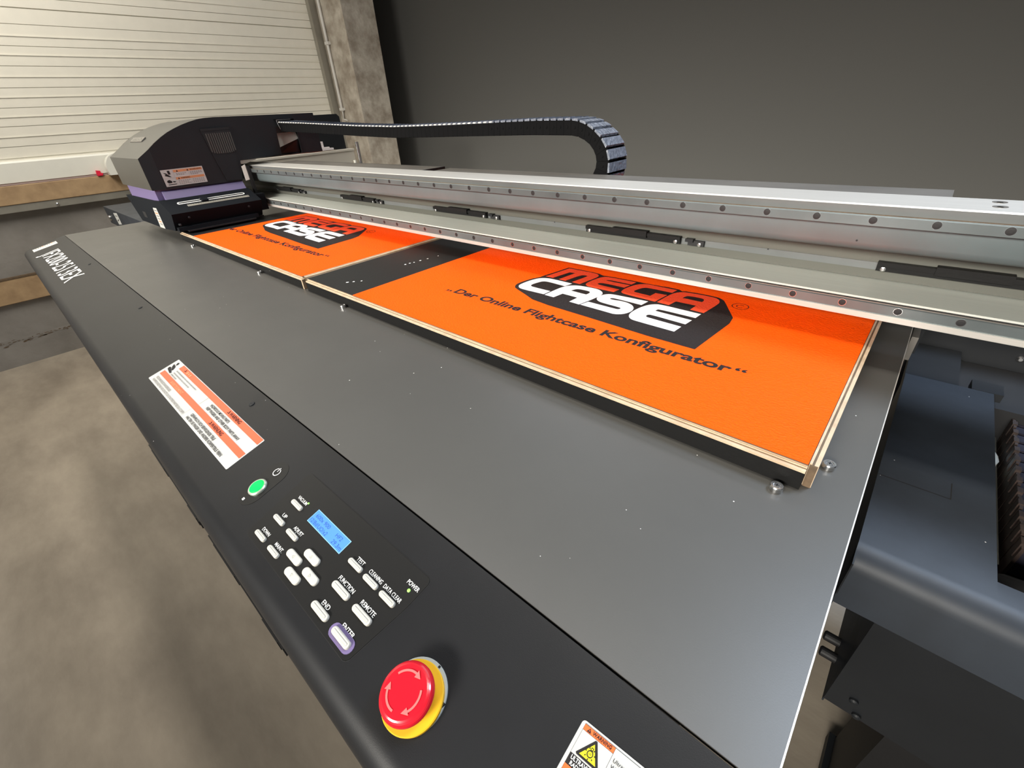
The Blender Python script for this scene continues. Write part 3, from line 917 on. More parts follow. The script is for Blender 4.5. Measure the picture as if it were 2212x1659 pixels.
def board(label, x0, x1, px0, px1, A, strip_x0, strip_x1, bx, skew=0.0):
    t = thing('printed_board', label, 'board', ((x0 + x1) / 2, 0.9, 0.0), 'printed flight case boards on the table')
    YB = 1.33
    b = MB()
    b.box(x0, x1, 0.4145, YB, 0.0002, 0.0268, M_PLY)
    b.obj('plywood_core', t)
    b = MB()
    b.box(x0, bx, 0.4035, 0.4045, 0.0002, 0.0205, M_LAM)
    b.box(x0, bx, 0.4045, 0.4145, 0.0002, 0.0204, M_LAM)
    b.obj('black_edge', t)
    b = MB()                                            # stepped tongue along the front edge
    b.box(x0, bx, 0.4036, 0.4075, 0.0206, 0.0232, M_PLYL)
    b.box(x0, bx, 0.4075, 0.4084, 0.0206, 0.0236, M_PLYD)
    b.box(x0, bx, 0.4084, 0.4098, 0.0206, 0.0252, M_PLYL)
    b.box(x0, bx, 0.4098, 0.4145, 0.0206, 0.0262, M_PLY)
    b.obj('front_tongue', t)
    b = MB()                                            # tongue along the right edge
    b.box(strip_x0, strip_x0 + 0.0022, 0.4130, YB, 0.0002, 0.0282, M_PLYL)
    b.box(strip_x0 + 0.0022, strip_x0 + 0.0042, 0.4130, YB, 0.0002, 0.0272, M_PLYD if strip_x1 > -0.5 else M_PLY)
    b.box(strip_x0 + 0.0042, strip_x1, 0.4130, YB, 0.0002, 0.0272, M_PLYL)
    b.box(strip_x0 + 0.0006, strip_x1 - 0.0006, 0.4118, 0.4130, 0.0002, 0.0268, M_PLYD)
    if strip_x1 < -0.5:
        b.box(strip_x0, strip_x0 + 0.0045, 0.4040, 0.4117, 0.0002, 0.0230, M_PLYL)
        b.box(strip_x0 + 0.0045, strip_x0 + 0.0062, 0.4040, 0.4117, 0.0002, 0.0225, M_PLYD)
    b.obj('side_tongue', t)
    b = MB()
    b.box(x0 + 0.001, strip_x0 - 0.0002, 0.4105, YB - 0.002, 0.0268, 0.0280, M_LAMTOP)
    b.obj('film_face', t)
    b = MB()
    b.prism([(px0, 0.4095), (px1, 0.4095), (px1, YB - 0.004), (px0 - skew, YB - 0.004)], 0.02802, 0.0285, M_ORANGE)
    pt = b.obj('orange_print', t)
    b = MB()
    H = 0.0285
    b.sheet(smooth_poly([aff(p, A) for p in LOGO['back']], 1), H + 0.00025, M_INK)
    for k in ('C', 'A', 'S', 'E'):
        b.sheet(smooth_poly([aff(p, A) for p in LOGO[k]], 2), H + 0.0005, M_WHITEINK)
    for k in ('M', 'E2', 'G', 'A2'):
        b.sheet(smooth_poly([aff(p, A) for p in LOGO[k]], 2), H + 0.0005, M_RED)
    for k in ('Ah', 'A2h'):
        b.sheet(smooth_poly([aff(p, A) for p in LOGO[k]], 2), H + 0.00075, M_INK)
    Fa = lambda u, v, n=0.0: (*aff((u, v), A), H + n)
    b.ring((-0.1870, 0.7590), 0.0120, 0.0133, 0.00025, M_INK, Fa)
    b.ring((-0.1870, 0.7590), 0.0052, 0.0065, 0.00025, M_INK, Fa, 45, 315, 30)
    b.obj('logo', pt)
    b = MB()
    b.text('„', -0.6770, 0.5368, 0.0140, 0.0200, 0.00025, M_INK, Fa, 0.02)
    b.text('Der Online Flightcase Konfigurator', -0.6560, 0.5352, 0.5285, 0.0205, 0.00025, M_INK, Fa, 0.032)
    b.text('“', -0.1240, 0.5330, 0.0140, 0.0200, 0.00025, M_INK, Fa, 0.02)
    b.obj('slogan', pt)
    return t


bd1 = board('orange printed plywood board at the far end, left side under the black print carriage', -1.96, -1.040, -1.822, -1.0405, AFF1, -1.0400, -1.0300, -1.0400)
bd2 = board('larger orange printed plywood board near the camera with a bare black strip at its left', -1.0150, -0.0103, -0.8213, -0.0106, None, -0.0100, -0.0022, -0.0103, 0.055 * 0)
# chips and chalky marks on the bare black film of the near board
b = MB()
random.seed(11)
for (u, v), w_ in (((-0.905, 0.447), 0.007), ((-0.897, 0.458), 0.006), ((-0.885, 0.47), 0.005), ((-0.90, 0.60), 0.006), ((-0.898, 0.612), 0.007), ((-0.895, 0.622), 0.005), ((-0.893, 0.64), 0.006), ((-0.89, 0.66), 0.005), ((-0.885, 0.69), 0.004)):
    P = [(u + w_ * random.uniform(.3, .6) * math.cos(R(a)), v + w_ * random.uniform(.3, .6) * math.sin(R(a))) for a in range(0, 360, 45)]
    b = MB()
    b.sheet(P, 0.0283, M_WTXT)
    b.obj('chipped_mark', bd2)

# ================================================================== gantry beam
YR = 0.714
ga = thing('gantry_beam', 'long aluminium gantry beam with two steel rails spanning the whole table', 'gantry', (-0.9, 0.8, 0.066))
GX0, GX1 = -2.35, 0.62
Fg = lambda y, z, n=0.0: (n, y, z)
b = MB()
# upper box of the beam
b.prism([(0.7225, 0.2035), (0.7245, 0.2050), (0.8020, 0.2050), (0.8020, 0.147), (0.742, 0.147), (0.734, 0.150), (0.7305, 0.157), (0.7305, 0.1815), (0.7225, 0.1815)], GX0, GX1, M_ALU, Fg)
b.obj('upper_beam', ga)
b = MB()
b.box(GX0, GX1, 0.7218, 0.7227, 0.1936, 0.2034, M_BAND)
b.box(GX0, GX1, 0.7170, 0.7227, 0.1933, 0.1938, M_PLYD)
b.obj('front_band', ga)
b = MB()
b.prism([(0.7298, 0.1812), (0.7298, 0.157), (0.7325, 0.1505), (0.7390, 0.1463), (0.7440, 0.1463), (0.7440, 0.150), (0.735, 0.156), (0.7312, 0.160), (0.7312, 0.1812)], GX0, GX1, M_SHEET, Fg)
b.obj('face_sheet', ga, smooth=True, auto=50)
b = MB()
b.prism([(0.797, 0.1468), (0.802, 0.1468), (0.802, 0.094), (0.797, 0.094)], GX0, GX1, M_OLIVE, Fg)
b.box(GX0, GX1, 0.7955, 0.7972, 0.107, 0.117, M_BAND)
b.obj('recess_wall', ga)
b = MB()
b.prism([(0.7150, 0.0930), (0.802, 0.0930), (0.802, 0.0700), (0.7180, 0.0700), (0.7180, 0.0905), (0.7150, 0.0905)], GX0, GX1, M_LEDGE, Fg)
b.obj('lower_ledge', ga)
b = MB()
b.box(GX0, GX1, 0.7162, 0.719, 0.0890, 0.0906, M_DARK)
b.box(GX0, GX1, 0.7140, 0.719, 0.0876, 0.0888, M_PLATE)
b.obj('seal_groove', ga)
b = MB()
b.prism([(0.7120, 0.0735), (0.7175, 0.0735), (0.802, 0.0695), (0.802, 0.066), (0.7120, 0.066)], GX0, GX1, M_ALU, Fg)
b.obj('bottom_plate', ga)


def rail(z0, z1, zh, x_hole):
    b = MB()
    b.prism([(YR, z0), (YR, z1 - 0.0012), (YR + 0.0012, z1), (0.7225, z1), (0.7225, z0)], GX0, GX1, M_RAIL, Fg)
    o = b.obj('guide_rail', ga)
    b = MB()
    F = fr_y(YR)
    b.lathe([(0.0047, -0.001), (0.0047, 0.0003), (0.0043, 0.0003)], (x_hole, zh), M_CHROME, F, 20, cap=False)
    b.lathe([(0.0043, 0.0002), (0.0018, 0.0004), (0.0, 0.0004)], (x_hole, zh), M_DARK, F, 20, cap=False)
    h = b.obj('rail_bolt', o)
    x = x_hole - 0.0602
    while x > -2.0:
        dup(h, o, dx=x - x_hole)
        x -= 0.0602
    return o


rail(0.1815, 0.1935, 0.1880, 0.1310)
rail(0.0735, 0.0872, 0.0811, 0.1296)

# black cable clamps in the recess
cl0 = None
KS = 0.795 / 0.745
for x in (-0.0303, -0.4826, -0.9382, -1.390, -1.855):
    x *= KS
    if cl0 is None:
        b = MB()
        F = fr_y(0.7955)
        b.box(x, x + 0.198, 0.1075, 0.1205, 0.0, 0.006, M_LAM, F)
        b.box(x, x + 0.062, 0.1140, 0.1205, 0.006, 0.009, M_LAM, F)
        b.box(x + 0.062, x + 0.135, 0.1125, 0.1235, 0.0, 0.012, M_LAM, F)
        b.box(x + 0.135, x + 0.198, 0.1140, 0.1200, 0.006, 0.009, M_LAM, F)
        b.box(x + 0.212, x + 0.240, 0.1075, 0.1165, 0.0, 0.006, M_DARK, F)
        b.box(x + 0.208, x + 0.222, 0.1140, 0.1190, 0.0, 0.010, M_BLACK, F)
        cl0 = b.obj('cable_clamp', ga)
        for dx in (0.008, 0.190, 0.233):
            s_ = MB()
            s_.lathe([(0.0033, 0.006), (0.0033, 0.0085), (0.0016, 0.0092)], (x + dx, 0.1110), M_CHROME, F, 16)
            s_.line((x + dx - 0.002, 0.111), (x + dx + 0.002, 0.111), 0.0007, 0.0093, M_DARK, F)
            s_.obj('clamp_screw', cl0)
        xc = x
    else:
        dup(cl0, ga, dx=x - xc)
# countersunk screws on top near the right end, small marks
for y in (0.7832, 0.7535):
    b = MB()
    b.lathe([(0.0068, 0.2045), (0.0068, 0.2054), (0.0052, 0.2052), (0.003, 0.2050)], (0.0568, y), M_PLATE, ID, 24)
    b.obj('top_screw', ga)
for x, z in ((-0.175, 0.1165), (0.0, 0.109), (-0.355, 0.1075), (-0.06, 0.159), (-0.60, 0.1165)):
    b = MB()
    b.lathe([(0.0012, 0.0), (0.0012, 0.0004)], (x, z), M_DARK, fr_y(0.7953 if z < 0.13 else 0.7297), 10)
    b.obj('small_hole', ga)
# trays behind the beam
b = MB()
b.box(-1.95, -1.050, 0.806, 0.884, 0.190, 0.2045, M_PLATE)
b.box(-1.0505, -1.046, 0.804, 0.884, 0.188, 0.2046, M_DARK)
b.obj('rear_tray', ga)
b = MB()
b.box(-1.000, 0.0145, 0.804, 0.862, 0.2028, 0.2045, M_PLATE)
b.box(-1.000, 0.60, 0.803, 0.870, 0.184, 0.188, M_DARK)
b.obj('chain_tray', ga)
b = MB()
b.box(-0.80, 0.30, 0.863, 0.99, 0.150, 0.156, M_BLACK)
b.obj('chain_support', ga)

# ================================================================== print carriage
XC = -1.990
ca = thing('print_carriage', 'black print head carriage with curved hood and lilac band at the beam end', 'print carriage', (-2.2, 0.6, 0.030))
top = [(0.385, 0.260), (0.425, 0.286), (0.4455, 0.3005), (0.472, 0.3165), (0.495, 0.3285), (0.518, 0.338), (0.545, 0.3475), (0.570, 0.3545), (0.597, 0.3605), (0.622, 0.3635), (0.650, 0.3645), (1.021, 0.3615)]
cb = MB()
XL2 = -2.425
P, n = [], len(top)
for x in (XL2, XC):
    for y, z in top:
        P.append((x + (0.008 if x == XC and y > 0.42 else 0), y, z))
cb.add(P, [(i + n, i + n + 1, i + 1, i) for i in range(n - 1)], M_COVER_LIT)
hood = cb.obj('hood_top', ca, smooth=True, auto=45)
cb = MB()
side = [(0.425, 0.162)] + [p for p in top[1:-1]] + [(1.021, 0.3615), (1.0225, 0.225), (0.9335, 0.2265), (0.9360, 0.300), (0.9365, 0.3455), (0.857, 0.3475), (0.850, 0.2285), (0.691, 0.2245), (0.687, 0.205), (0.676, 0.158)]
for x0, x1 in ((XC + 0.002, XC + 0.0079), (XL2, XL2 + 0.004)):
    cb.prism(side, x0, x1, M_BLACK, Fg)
cb.prism([(XL2, 0.164), (XL2, 0.26), (XC, 0.26), (XC, 0.164)], 0, 0.004, M_COVER_LIT, fr_y(0.389))
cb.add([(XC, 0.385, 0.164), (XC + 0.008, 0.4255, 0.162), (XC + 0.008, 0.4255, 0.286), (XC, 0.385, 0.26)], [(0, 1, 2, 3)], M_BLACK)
cb.box(XL2, XC, 0.388, 0.425, 0.163, 0.167, M_DARK)
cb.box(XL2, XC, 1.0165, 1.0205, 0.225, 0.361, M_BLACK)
cb.obj('hood_shell', ca)
# inside of the open rear part
cb = MB()
cb.box(-2.30, -2.296, 0.80, 1.02, 0.226, 0.345, M_SHEET)
cb.box(-2.40, XC - 0.002, 0.690, 1.02, 0.2225, 0.2255, M_STRIP)
cb.add([(-2.000, 0.8500, 0.3015), (-2.000, 0.9370, 0.3020), (-1.990, 0.9370, 0.2775), (-1.990, 0.8540, 0.2530)], [(0, 1, 2, 3)], M_GREYPL)
cb.add([(-1.990, 0.8540, 0.2530), (-1.990, 0.9370, 0.2775), (-2.004, 0.9350, 0.2260), (-2.004, 0.8500, 0.2275)], [(3, 2, 1, 0)], M_BLACK)
cb.obj('inner_bracket', ca)
cb = MB()
cb.box(0.850, 0.940, 0.303, 0.348, -0.06, 0.002, M_DARK, fr_x(XC))
cb.line((0.869, 0.3445), (0.925, 0.3445), 0.0018, 0.0035, M_WTXT, fr_x(XC))
cb.line((0.869, 0.3445), (0.871, 0.330), 0.0018, 0.0035, M_WTXT, fr_x(XC))
cb.line((0.871, 0.330), (0.876, 0.312), 0.0014, 0.0035, M_WTXT, fr_x(XC))
cb.line((0.876, 0.310), (0.884, 0.310), 0.0014, 0.0035, M_WTXT, fr_x(XC))
cb.obj('chain_socket', ca)
# raised grille panel
F = fr_x(XC + 0.008)
cb = MB()
cb.prism([(0.594, 0.3325), (0.690, 0.3340), (0.676, 0.205), (0.672, 0.162), (0.622, 0.164), (0.612, 0.215)], 0.0, 0.0045, M_BLACK, F)
gp = cb.obj('grille_panel', ca)
cb = MB()
cb.prism([(0.5955, 0.3245), (0.6885, 0.3255), (0.6885, 0.332), (0.5945, 0.331)], 0.0046, 0.0052, M_DARK, F)
cb.prism([(0.598, 0.320), (0.6885, 0.3215), (0.684, 0.263), (0.672, 0.2535), (0.622, 0.2515), (0.610, 0.262)], 0.0046, 0.005, M_DARK, F)
for k in range(12):
    y = 0.6045 + k * 0.00715
    zb = 0.2530 + 0.006 * (abs(k - 5.5) / 5.5) ** 4
    cb.box(y - 0.0016 + .002, y + 0.0020 + .002, zb, 0.3165, 0.005, 0.0066, M_TABLE, F)
cb.obj('grille', gp)
# lilac band
cb = MB()
lil = [(-2.395, 0.1215), (-2.395, 0.165), (XC - 0.004, 0.165), (XC - 0.004, 0.1215)]
cb.prism(lil, 0, 0.28, M_PURPLE, fr_y(0.672))
cb.prism([(-0.012, 0.1640), (0.004, 0.155), (0.022, 0.1255), (-0.012, 0.1255)], 0.410, 0.675, M_PURPLE, lambda u, v, n=0.0: (XC + u, n, v))
cb.obj('lilac_band', ca)
# base with sloping, protruding skirt
bo = [(-2.462, 0.1235), (-2.060, 0.1275), (-1.966, 0.1320), (-1.876, 0.0960), (-1.912, 0.0400), (-2.052, 0.0325), (-2.380, 0.0310)]
cb = MB()
cb.prism(bo, 0, 0.295, M_MATTE, lambda u, v, n=0.0: (u, 0.385 + n, v))
cb.obj('base', ca)
cb = MB()
cb.box(-2.300, -2.255, 0.052, 0.073, 0.0, 0.0006, M_DARK, fr_y(0.385))
cb.obj('socket', ca)
cb = MB()
cb.box(-2.40, -2.394, 0.105, 0.110, 0.0, 0.001, M_DARK, fr_y(0.385))
cb.obj('base_screw', ca)
cb = MB()
cb.prism([(-2.0950, 0.1015), (-2.046, 0.1035), (-2.046, 0.0335), (-2.112, 0.0325)], 0, 0.0006, M_STICK, fr_y(0.385))
for k in range(6):
    z = 0.094 - k * 0.0095
    cb.line((-2.090, z), (-2.056, z), 0.0045, 0.0009, (M_STGREY, M_STBROWN)[k % 3 == 1], fr_y(0.385))
cb.obj('upright_sticker', ca)


def skirt(y, t, n=0.0):
    """frame on the sloping skirt: t runs from upper (0) to lower (1) edge"""
    return (-1.966 + 0.090 * t + 0.371 * n, y, 0.1320 - 0.0360 * t + 0.928 * n)


SK = lambda y, d, n=0.0: skirt(y, d / 0.097, n)
cb = MB()
cb.prism(capsule(0.538, 0.035, 0.222, 0.0150, 8), 0.0002, 0.0012, M_WTXT, lambda y, d, n=0.0: SK(y, 0.035 + (0.035 - d), n))
cb.prism(capsule(0.538, 0.035, 0.214, 0.0070, 8), 0.0013, 0.0016, M_DARK, lambda y, d, n=0.0: SK(y, 0.035 + (0.035 - d), n))
cb.obj('slot_frame', ca)
cb = MB()
cb.box(0.450, 0.654, 0.052, 0.064, 0.0004, 0.0012, M_STRIP, SK)
for k in range(26):
    cb.line((0.454 + k * 0.0078, 0.053), (0.454 + k * 0.0078, 0.053 + (0.005 if k % 5 else 0.008)), 0.0008, 0.0015, M_STTXT, SK)
cb.obj('scale', ca)
cb = MB()
cb.box(0.500, 0.522, 0.022, 0.050, 0.0014, 0.008, M_MATTE, SK, b=0.003)
cb.obj('slider', ca)
# lower lip, screws and bracket pieces under the skirt
cb = MB()
cb.box(-1.935, -1.882, 0.390, 0.655, 0.0395, 0.0510, M_MATTE)
cb.box(-1.925, -1.873, 0.415, 0.640, 0.0355, 0.0395, M_DARK)
cb.box(-2.30, -1.93, 0.40, 0.69, 0.0302, 0.0345, M_DARK)
cb.obj('lower_lip', ca)
F2 = fr_x(-1.889)
for y, z in ((0.434, 0.0785), (0.632, 0.0800), (0.400, 0.060)):
    cb = MB()
    cb.lathe([(0.004, -0.006), (0.004, 0.006), (0.002, 0.0075)], (y, z), M_BLACK, F2, 16)
    cb.obj('skirt_screw', ca)
cb = MB()
cb.box(-1.962, -1.915, 0.680, 0.7115, 0.055, 0.112, M_MATTE)
cb.box(-1.984, -1.972, 0.701, 0.7115, 0.070, 0.205, M_DARK)
cb.obj('rail_slider', ca)
cb = MB()
cb.prism([(0.6860, 0.2045), (0.7000, 0.2100), (0.7000, 0.1580), (0.6850, 0.1560)], 0.010, 0.0125, M_WHITE, fr_x(XC))
cb.prism([(0.6900, 0.2240), (0.7550, 0.2240), (0.7080, 0.2120), (0.6905, 0.2120)], 0.004, 0.006, M_STRIP, fr_x(XC))
cb.obj('white_bracket', ca)
# hazard sticker on the hood
F = fr_x(XC + 0.0082)
cb = MB()
q = lambda a, v: (0.4290 + a * 0.1290, 0.1695 + v * 0.0515)
cb.prism([q(0, 0), q(1, 0), q(1, 1), q(0, 1)], 0.0, 0.0005, M_STICK, F)
for v0, v1 in ((0.80, 0.945), (0.36, 0.50)):
    cb.sheet([q(0.285, v0), q(0.975, v0), q(0.975, v1), q(0.285, v1)], 0.0007, M_STBROWN, F)
cb.line(q(0.272, 0.03), q(0.272, 0.97), 0.0004, 0.0008, M_STGREY, F)
cb.line(q(0.02, 0.48), q(0.272, 0.48), 0.0004, 0.0008, M_STGREY, F)
for v in (0.03, 0.53):
    cb.line(q(0.63, v), q(0.63, v + 0.27), 0.0004, 0.0008, M_STGREY, F)
for s_, a, v, w_ in (('WARNING', 0.68, 0.835, 0.28), ('WARNUNG', 0.40, 0.39, 0.22)):
    cb.text(s_, *q(a, v), w_ * 0.129, 0.0045, 0.0009, M_STTXT, F, 0.01)
for a, v, ln_ in ((0.33, .72, .25), (0.33, .64, .18), (0.66, .73, .3), (0.66, .66, .28), (0.66, .59, .2), (0.32, .28, .27), (0.32, .19, .22), (0.32, .10, .26), (0.66, .28, .3), (0.66, .19, .3), (0.66, .10, .28)):
    k = 0.0
    while k < ln_:
        cb.line(q(a + k, v), q(a + k + 0.035, v), 0.0018, 0.0009, M_STGREY, F)
        k += 0.05
for tri in ((0.35, .82), (0.60, .82), (0.33, .38)):
    cb.sheet([q(*tri), q(tri[0] + .045, tri[1]), q(tri[0] + .022, tri[1] + .11)], 0.0009, M_STTXT, F)
cb.sheet([q(.14, .93), q(.20, .93), q(.20, .72), q(.15, .70)], 0.0009, M_STTXT, F)
cb.sheet([q(.04, .84), q(.10, .80), q(.20, .54), q(.15, .56), q(.05, .66), q(.09, .72)], 0.0009, M_STTXT, F)
cb.sheet([q(.07, .36), q(.12, .40), q(.17, .30), q(.16, .20), q(.08, .20), q(.05, .28)], 0.0009, M_STTXT, F)
cb.sheet([q(.19, .30), q(.25, .28), q(.25, .22), q(.19, .23)], 0.0009, M_STTXT, F)
cb.sheet([q(.06, .13), q(.255, .13), q(.255, .09), q(.06, .09)], 0.0009, M_STTXT, F)
tag(cb.obj('hazard_sticker', ca), 'white and brown hazard sticker')
# metal name plate on the curved hood; maker's letters
Fh = lambda u, v, n=0.0: (u, 0.452 + v * 0.80 - n * 0.52, 0.3038 + v * 0.58 + n * 0.85)
cb = MB()
cb.box(-2.33, -2.16, 0.0, 0.022, 0.0, 0.003, M_PLATE, Fh)
cb.text('Mimaki', -2.32, 0.004, 0.15, 0.015, 0.0034, M_CHROME, Fh, 0.01)
cb.obj('name_plate', ca)

# ================================================================== energy chain
cc = thing('cable_chain', 'black plastic cable chain arching from the carriage to the rear of the beam', 'cable chain', (-1.2, 0.9, 0.15))
outer = [(-1.974, 0.3386), (-1.9634, 0.338), (-1.80, 0.3310), (-1.6293, 0.3232), (-1.43, 0.3140), (-1.2342, 0.3075), (-1.08, 0.3068), (-0.9398, 0.3070), (-0.7159, 0.3081), (-0.6055, 0.3060), (-0.5824, 0.3010), (-0.5593, 0.2890), (-0.5380, 0.2725), (-0.5215, 0.2500), (-0.5150, 0.2230), (-0.5190, 0.1960), (-0.533, 0.172), (-0.560, 0.156)]
inner = [(-1.9742, 0.3058), (-1.9640, 0.3052), (-1.82, 0.3000), (-1.6464, 0.2933), (-1.44, 0.2840), (-1.2445, 0.2768), (-1.08, 0.2766), (-0.945, 0.2770), (-0.7172, 0.2771), (-0.6049, 0.2749), (-0.5860, 0.2700), (-0.5680, 0.2600), (-0.5565, 0.2480), (-0.5500, 0.2360), (-0.5480, 0.2240), (-0.5510, 0.2110), (-0.560, 0.198), (-0.580, 0.188)]


def resample(pl, n):
    d = [0.0]
    for i in range(1, len(pl)):
        d.append(d[-1] + math.hypot(pl[i][0] - pl[i - 1][0], pl[i][1] - pl[i - 1][1]))
    out = []
    for k in range(n + 1):
        t = k / n
        # equal parameter along both edges so that links stay square
        i = 0
        tgt = CUM[-1] * t
        while i < len(CUM) - 2 and CUM[i + 1] < tgt:
            i += 1
        f = (tgt - CUM[i]) / (CUM[i + 1] - CUM[i])
        out.append((pl[i][0] + (pl[i + 1][0] - pl[i][0]) * f, pl[i][1] + (pl[i + 1][1] - pl[i][1]) * f))
    return out


CUM = [0.0]
for i in range(1, len(outer)):
    m0 = ((outer[i - 1][0] + inner[i - 1][0]) / 2, (outer[i - 1][1] + inner[i - 1][1]) / 2)
    m1 = ((outer[i][0] + inner[i][0]) / 2, (outer[i][1] + inner[i][1]) / 2)
    CUM.append(CUM[-1] + math.hypot(m1[0] - m0[0], m1[1] - m0[1]))
NL = 84
oo, ii = resample(outer, NL), resample(inner, NL)
for k in range(NL):
    a, c, d_, e = Vector(oo[k]), Vector(oo[k + 1]), Vector(ii[k + 1]), Vector(ii[k])
    b = MB()
    lerp = lambda p, q, t: p + (q - p) * t
    # side plates and cross bars of one link
    g = 0.010
    A, Bq, Cq, Dq = lerp(a, c, g), lerp(a, c, 1 - g), lerp(e, d_, 1 - g), lerp(e, d_, g)
    for y0, y1 in ((0.870, 0.8745), (0.9355, 0.940)):
        b.prism([tuple(lerp(A, Dq, .06)), tuple(lerp(Bq, Cq, .06)), tuple(lerp(Bq, Cq, .97)), tuple(lerp(A, Dq, .97))], y0, y1, M_CHAIN, lambda u, v, n=0.0: (u, n, v))
    up = (a - e).normalized()
    if k < 62:                                         # pale sliver painting a glint on the upper front edge
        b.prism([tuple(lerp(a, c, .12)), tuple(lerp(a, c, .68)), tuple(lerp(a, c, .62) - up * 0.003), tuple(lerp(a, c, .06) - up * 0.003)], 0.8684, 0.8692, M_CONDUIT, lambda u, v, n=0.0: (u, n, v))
    # cross bar, slightly tilted so that each link catches the light
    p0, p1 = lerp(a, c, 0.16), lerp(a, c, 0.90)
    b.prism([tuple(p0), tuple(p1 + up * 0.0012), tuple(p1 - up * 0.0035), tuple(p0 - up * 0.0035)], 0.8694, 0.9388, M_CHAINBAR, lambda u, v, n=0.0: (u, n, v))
    q0, q1 = lerp(e, d_, 0.10), lerp(e, d_, 0.90)
    b.prism([tuple(q0), tuple(q1), tuple(q1 + up * 0.0035), tuple(q0 + up * 0.0035)], 0.8712, 0.9388, M_CHAIN, lambda u, v, n=0.0: (u, n, v))
    if k % 1 == 0 and k > 60:
        m_ = (Vector(oo[k]) + Vector(ii[k]) + Vector(oo[k + 1]) + Vector(ii[k + 1])) / 4
        b.lathe([(0.0028, 0.0), (0.0022, 0.0008)], (m_.x, m_.y), M_CHAIN, fr_y(0.870), 12)
    b.obj('link', cc)
b = MB()
for y, z in ((0.885, 0.004), (0.900, -0.003), (0.915, 0.003)):
    pth = [((o_[0] + i_[0]) / 2, y, (o_[1] + i_[1]) / 2 + z) for o_, i_ in zip(oo, ii)]
    b.tube(pth, 0.006, M_BLACK, 8)
b.obj('cable', cc, smooth=True)

# ================================================================== right end of the printer
su = thing('side_station', 'dark sheet metal end station with a bluish sheen, right of the table', 'end station', (0.3, 0.75, FLOOR))
ZC = -0.1253
b = MB()


def cov(x0, x1, y1):
    pr_ = [(y1, ZC)]
    pr_ += [(0.513, ZC)]
    for k in range(1, 9):
        a = R(80 * k / 8)
        pr_.append((0.513 - 0.030 * math.sin(a), ZC - 0.030 * (1 - math.cos(a))))
    pr_ += [(0.4720, -0.1975), (0.4745, -0.1975), (0.486, ZC - 0.026), (0.513, ZC - 0.003), (y1, ZC - 0.003)]
    b.prism(pr_, x0, x1, M_SIDE, Fg)


cov(0.0600, 0.1777, 0.9900)
cov(0.1777, 0.75, 0.5390)
b.obj('station_cover', su, smooth=True, auto=40)
b = MB()
b.sheet([(0.0601, 0.655), (0.1350, 0.655), (0.1350, 0.6537), (0.0601, 0.6537)], ZC + 0.0002, M_DARK)
b.sheet([(0.1350, 0.6537), (0.1362, 0.6537), (0.1362, 0.690), (0.1350, 0.690)], ZC + 0.0002, M_DARK)
b.obj('scratch_line', su)
b = MB()
b.box(0.0600, 0.0615, 0.475, 0.99, -0.42, ZC - 0.004, M_BLACK)
b.box(0.0600, 0.135, 0.992, 1.16, -0.150, -0.132, M_BLACK)
b.box(0.150, 0.190, 0.992, 1.03, -0.140, -0.1255, M_BLACK)
b.box(0.0395, 0.055, 0.93, 1.30, -0.06, 0.012, M_BLACK)
b.box(0.0405, 0.049, 0.875, 0.93, -0.05, -0.01, M_PLATE)
b.obj('inner_plate', su)
b = MB()
b.box(0.136, 0.75, 0.99, 1.16, -0.30, -0.15, M_DARK)
b.box(0.1790, 0.75, 0.560, 1.16, -0.36, -0.35, M_DARK)
b.box(0.75, 0.76, 0.48, 1.3, -0.45, 0.05, M_BLACK)
b.box(0.06, 0.76, 1.17, 1.20, -0.45, 0.03, M_BLACK)
b.obj('inner_tray', su)
for x, y, z in ((0.165, 1.145, -0.09), (0.205, 1.145, -0.088), (0.215, 1.145, -0.125)):
    b = MB()
    b.lathe([(0.006, 0.0), (0.006, 0.004), (0.003, 0.006)], (x, z), M_CHROME, fr_y(1.168), 16)
    b.obj('plate_screw', su)
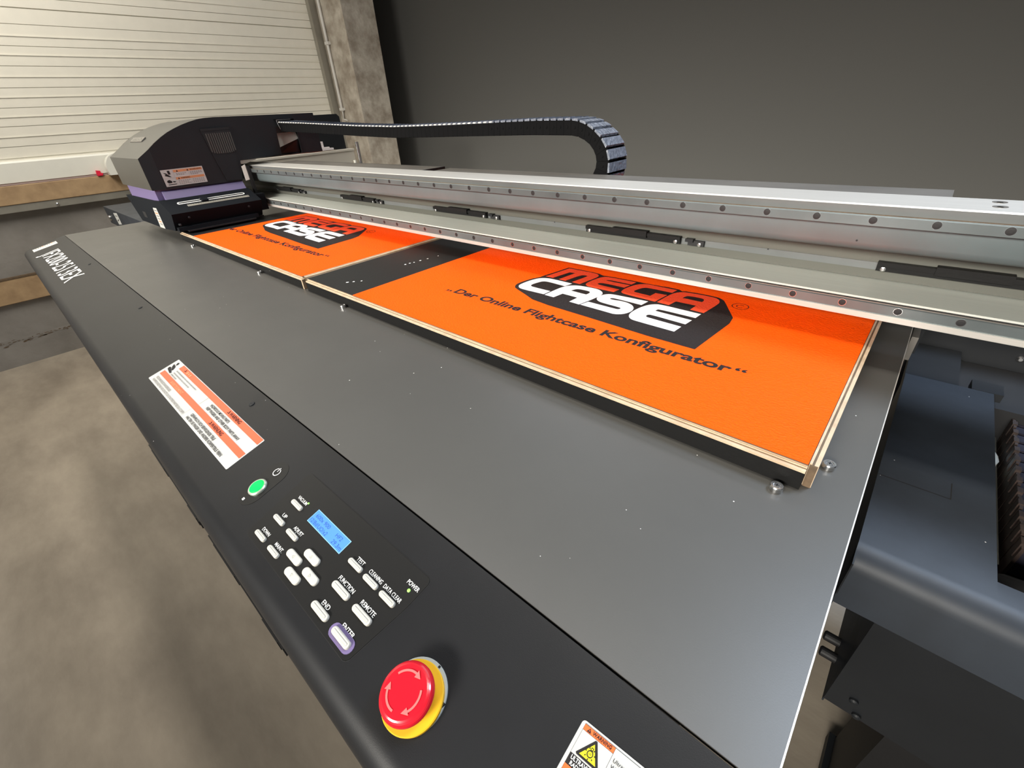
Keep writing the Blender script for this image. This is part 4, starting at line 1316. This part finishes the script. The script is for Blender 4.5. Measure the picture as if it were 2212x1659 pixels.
# lower box of the station, hanging under the cover
b = MB()
b.box(0.120, 0.75, 0.555, 0.557, -0.508, -0.205, M_BLACK)
b.box(0.120, 0.122, 0.558, 0.80, -0.520, -0.205, M_SIDE)
b.box(0.122, 0.75, 0.558, 0.80, -0.505, -0.40, M_DARK)
lb = b.obj('lower_box', su)
for y, z in ((0.655, -0.490), (0.620, -0.488)):
    b = MB()
    b.lathe([(0.0085, 0.0), (0.0085, 0.022), (0.006, 0.024)], (y, z), M_DARK, lambda u, v, n=0.0: (0.120 - n, u, v), 16)
    b.obj('knob', lb)
for x, z in ((0.150, -0.470), (0.162, -0.500)):
    b = MB()
    b.lathe([(0.006, 0.0), (0.006, 0.004), (0.003, 0.006)], (x, z), M_BLACK, fr_y(0.555), 16)
    b.obj('box_screw', lb)
for y, z in ((0.74, -0.40), (0.76, -0.47), (0.71, -0.46)):
    b = MB()
    b.lathe([(0.004, 0.0), (0.004, 0.002)], (y, z), M_DARK, lambda u, v, n=0.0: (0.120 - n, u, v), 12)
    b.obj('vent_hole', lb)
b = MB()
b.box(0.216, 0.40, 0.60, 0.75, FLOOR + 0.03, -0.52, M_DARK)
b.box(0.205, 0.41, 0.59, 0.76, FLOOR, FLOOR + 0.03, M_BLACK)
b.obj('station_leg', su)
# ink supply chain and hoses inside the station
b = MB()
b.box(0.2125, 0.28, 0.650, 1.015, -0.349, -0.216, M_DARK)
ic = b.obj('hose_chain', su)
for k in range(13):
    y0 = 0.655 + k * 0.0275
    b = MB()
    b.box(0.2130, 0.2165, y0, y0 + 0.025, -0.215, -0.160 + 0.002 * (k % 2), M_RUST, b=0)
    b.box(0.2165, 0.27, y0 + 0.003, y0 + 0.022, -0.205, -0.168, M_RIBBON)
    b.box(0.2115, 0.2175, y0 + 0.006, y0 + 0.017, -0.180, -0.156, M_RUST)
    b.obj('link', ic)
b = MB()
b.tube([(0.212, 0.63, -0.34), (0.206, 0.63, -0.25), (0.215, 0.615, -0.20), (0.24, 0.60, -0.185), (0.30, 0.59, -0.18), (0.40, 0.59, -0.18)], 0.022, M_DARK, 16)
b.obj('black_hose', su, smooth=True)
b = MB()
b.box(0.1795, 0.2085, 0.66, 0.985, -0.349, -0.20, M_OLIVE)
tag(b.obj('foam_block'), 'dull brown block between the cover and the hose chain', 'block')
b = MB()
b.prism(smooth_poly([(0.180, 0.875), (0.192, 0.865), (0.207, 0.88), (0.205, 0.91), (0.192, 0.93), (0.182, 0.92)], 1), -0.199, -0.188, M_GREYPL)
tag(b.obj('dust_clump'), 'grey rag on the brown block inside the end station', 'rag')
